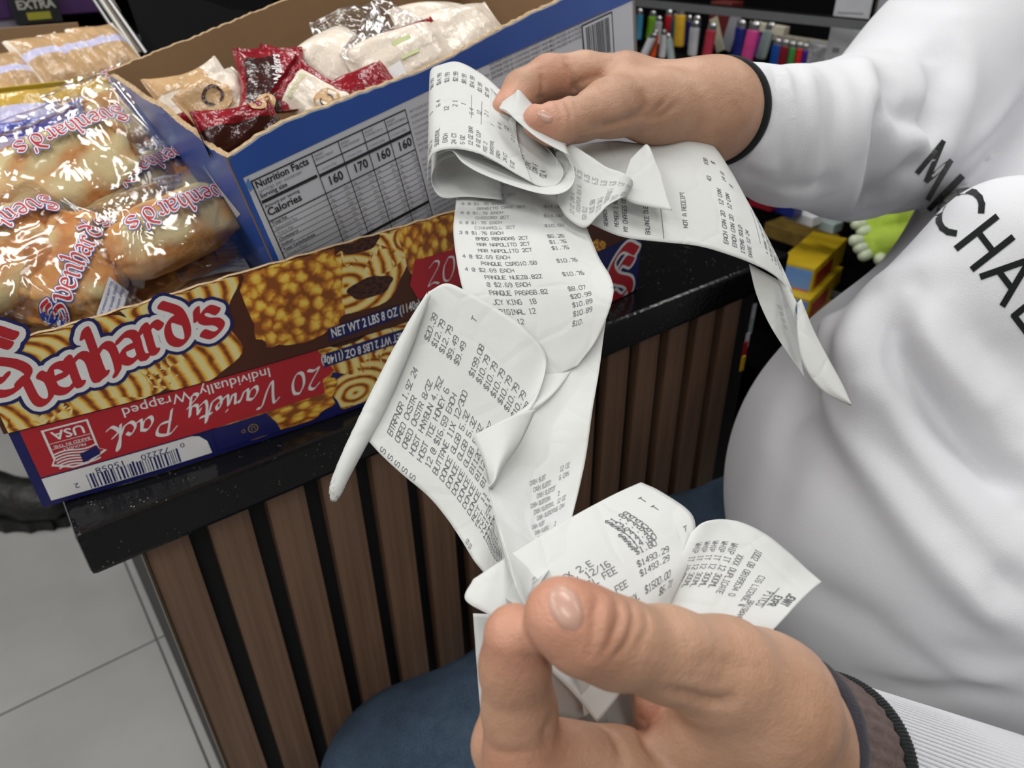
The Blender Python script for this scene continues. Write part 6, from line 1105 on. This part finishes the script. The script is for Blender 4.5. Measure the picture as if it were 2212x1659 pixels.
slab('carton', 'dim yellow and brown carton on the shelf edge above the two cartons', 'box', 1710, 515, 1.55, .14, .03, .06, pmat('dim_yellow_carton', srgb(110, 88, 34), .6, noise=(30, .3)), yaw=yaw2)
slab('brown_carton', 'plain brown carton end beside the white shirt hem', 'box', 1768, 705, 1.45, .12, .05, .08, M['kraft'], yaw=yaw2)
for i, (px, py, w_, m_, lb) in enumerate([(1672, 448, .085, 'navy', 'navy and red pen shaped package behind the receipt'), (1725, 472, .06, 'white', 'clear white blister package next to the navy one'), (1775, 488, .05, 'pale', 'pale strip package leading to the gloves'), (1640, 440, .05, 'crimson', 'dull red strip package at the edge of the receipt')]): slab('blister_pack', lb, 'package', px, py, 1.40, w_, .018, .03, col[m_], 'blister packs on the shelf edge', yaw=yaw2)
# reflections at the counter end, put in as small coloured chips
t = simple('reflection_strip', 'strip of reflections at the counter end, built as small coloured chips', 'strip', at(1622, 720, .92))
for i, (px, py, m_) in enumerate([(1628, 672, 'white'), (1622, 705, 'pale'), (1614, 735, 'white'), (1609, 755, 'red'), (1604, 785, 'yellow')]):
    c = at(px, py, .865); T = frame3(CU, CW, CZ, c); MB().box(T, -.003, .003, -.001, .001, -.010, .010, b=.0004).build('glint_chip', col[m_], t)
# --- shoe on the floor at the left
p0 = onz(20, 1110, 0); p1 = onz(112, 1120, 0); ax = p1 - p0; ax /= np.linalg.norm(ax); ay = np.cross(CZ, ax); c = (p0 + p1) / 2
t = empty('shoe', c, 'chunky black shoe toe with lugged sole on the grey tile floor', 'shoe'); f = Field(c - .26, c + .26, .004); f.F[:] = .06
ctr = c - ax * .02
f.chain([(ctr - ax * .16 + CZ * .07, .045), (ctr - ax * .06 + CZ * .065, .052), (ctr + ax * .05 + CZ * .055, .050), (ctr + ax * .10 + CZ * .050, .042)], .02); f.chain([(ctr - ax * .14 + CZ * .14, .042), (ctr - ax * .10 + CZ * .07, .05)], .03)
V_, Q_ = f.net(); mesh('upper', V_, Q_, pmat('black_shoe_leather', srgb(12, 12, 13), .5, bump=(40, .006)), t, smooth=True)
n = 48; a = np.arange(n) * 2 * math.pi / n; lug = 1 + .05 * np.sign(np.sin(a * 16)); Vs = []
for z in (.0, .028): Vs += [ctr - ax * .02 + ax * (.165 * math.cos(x) * l_) + ay * (.062 * math.sin(x) * l_) + CZ * z for x, l_ in zip(a, lug)]
mesh('lugged_sole', Vs, [(i, (i + 1) % n, n + (i + 1) % n, n + i) for i in range(n)] + [tuple(range(n))[::-1], tuple(n + i for i in range(n))], pmat('black_rubber', srgb(14, 14, 15), .6), t)
for i in range(4): q = ctr + ax * (.02 - .04 * i) + CZ * (.104 + .006 * i); tv, tf = tube([q - ay * .022 - CZ * .006, q + CZ * .003, q + ay * .022 - CZ * .006], .003, 6); mesh('lace', tv, tf, M['black'], t)
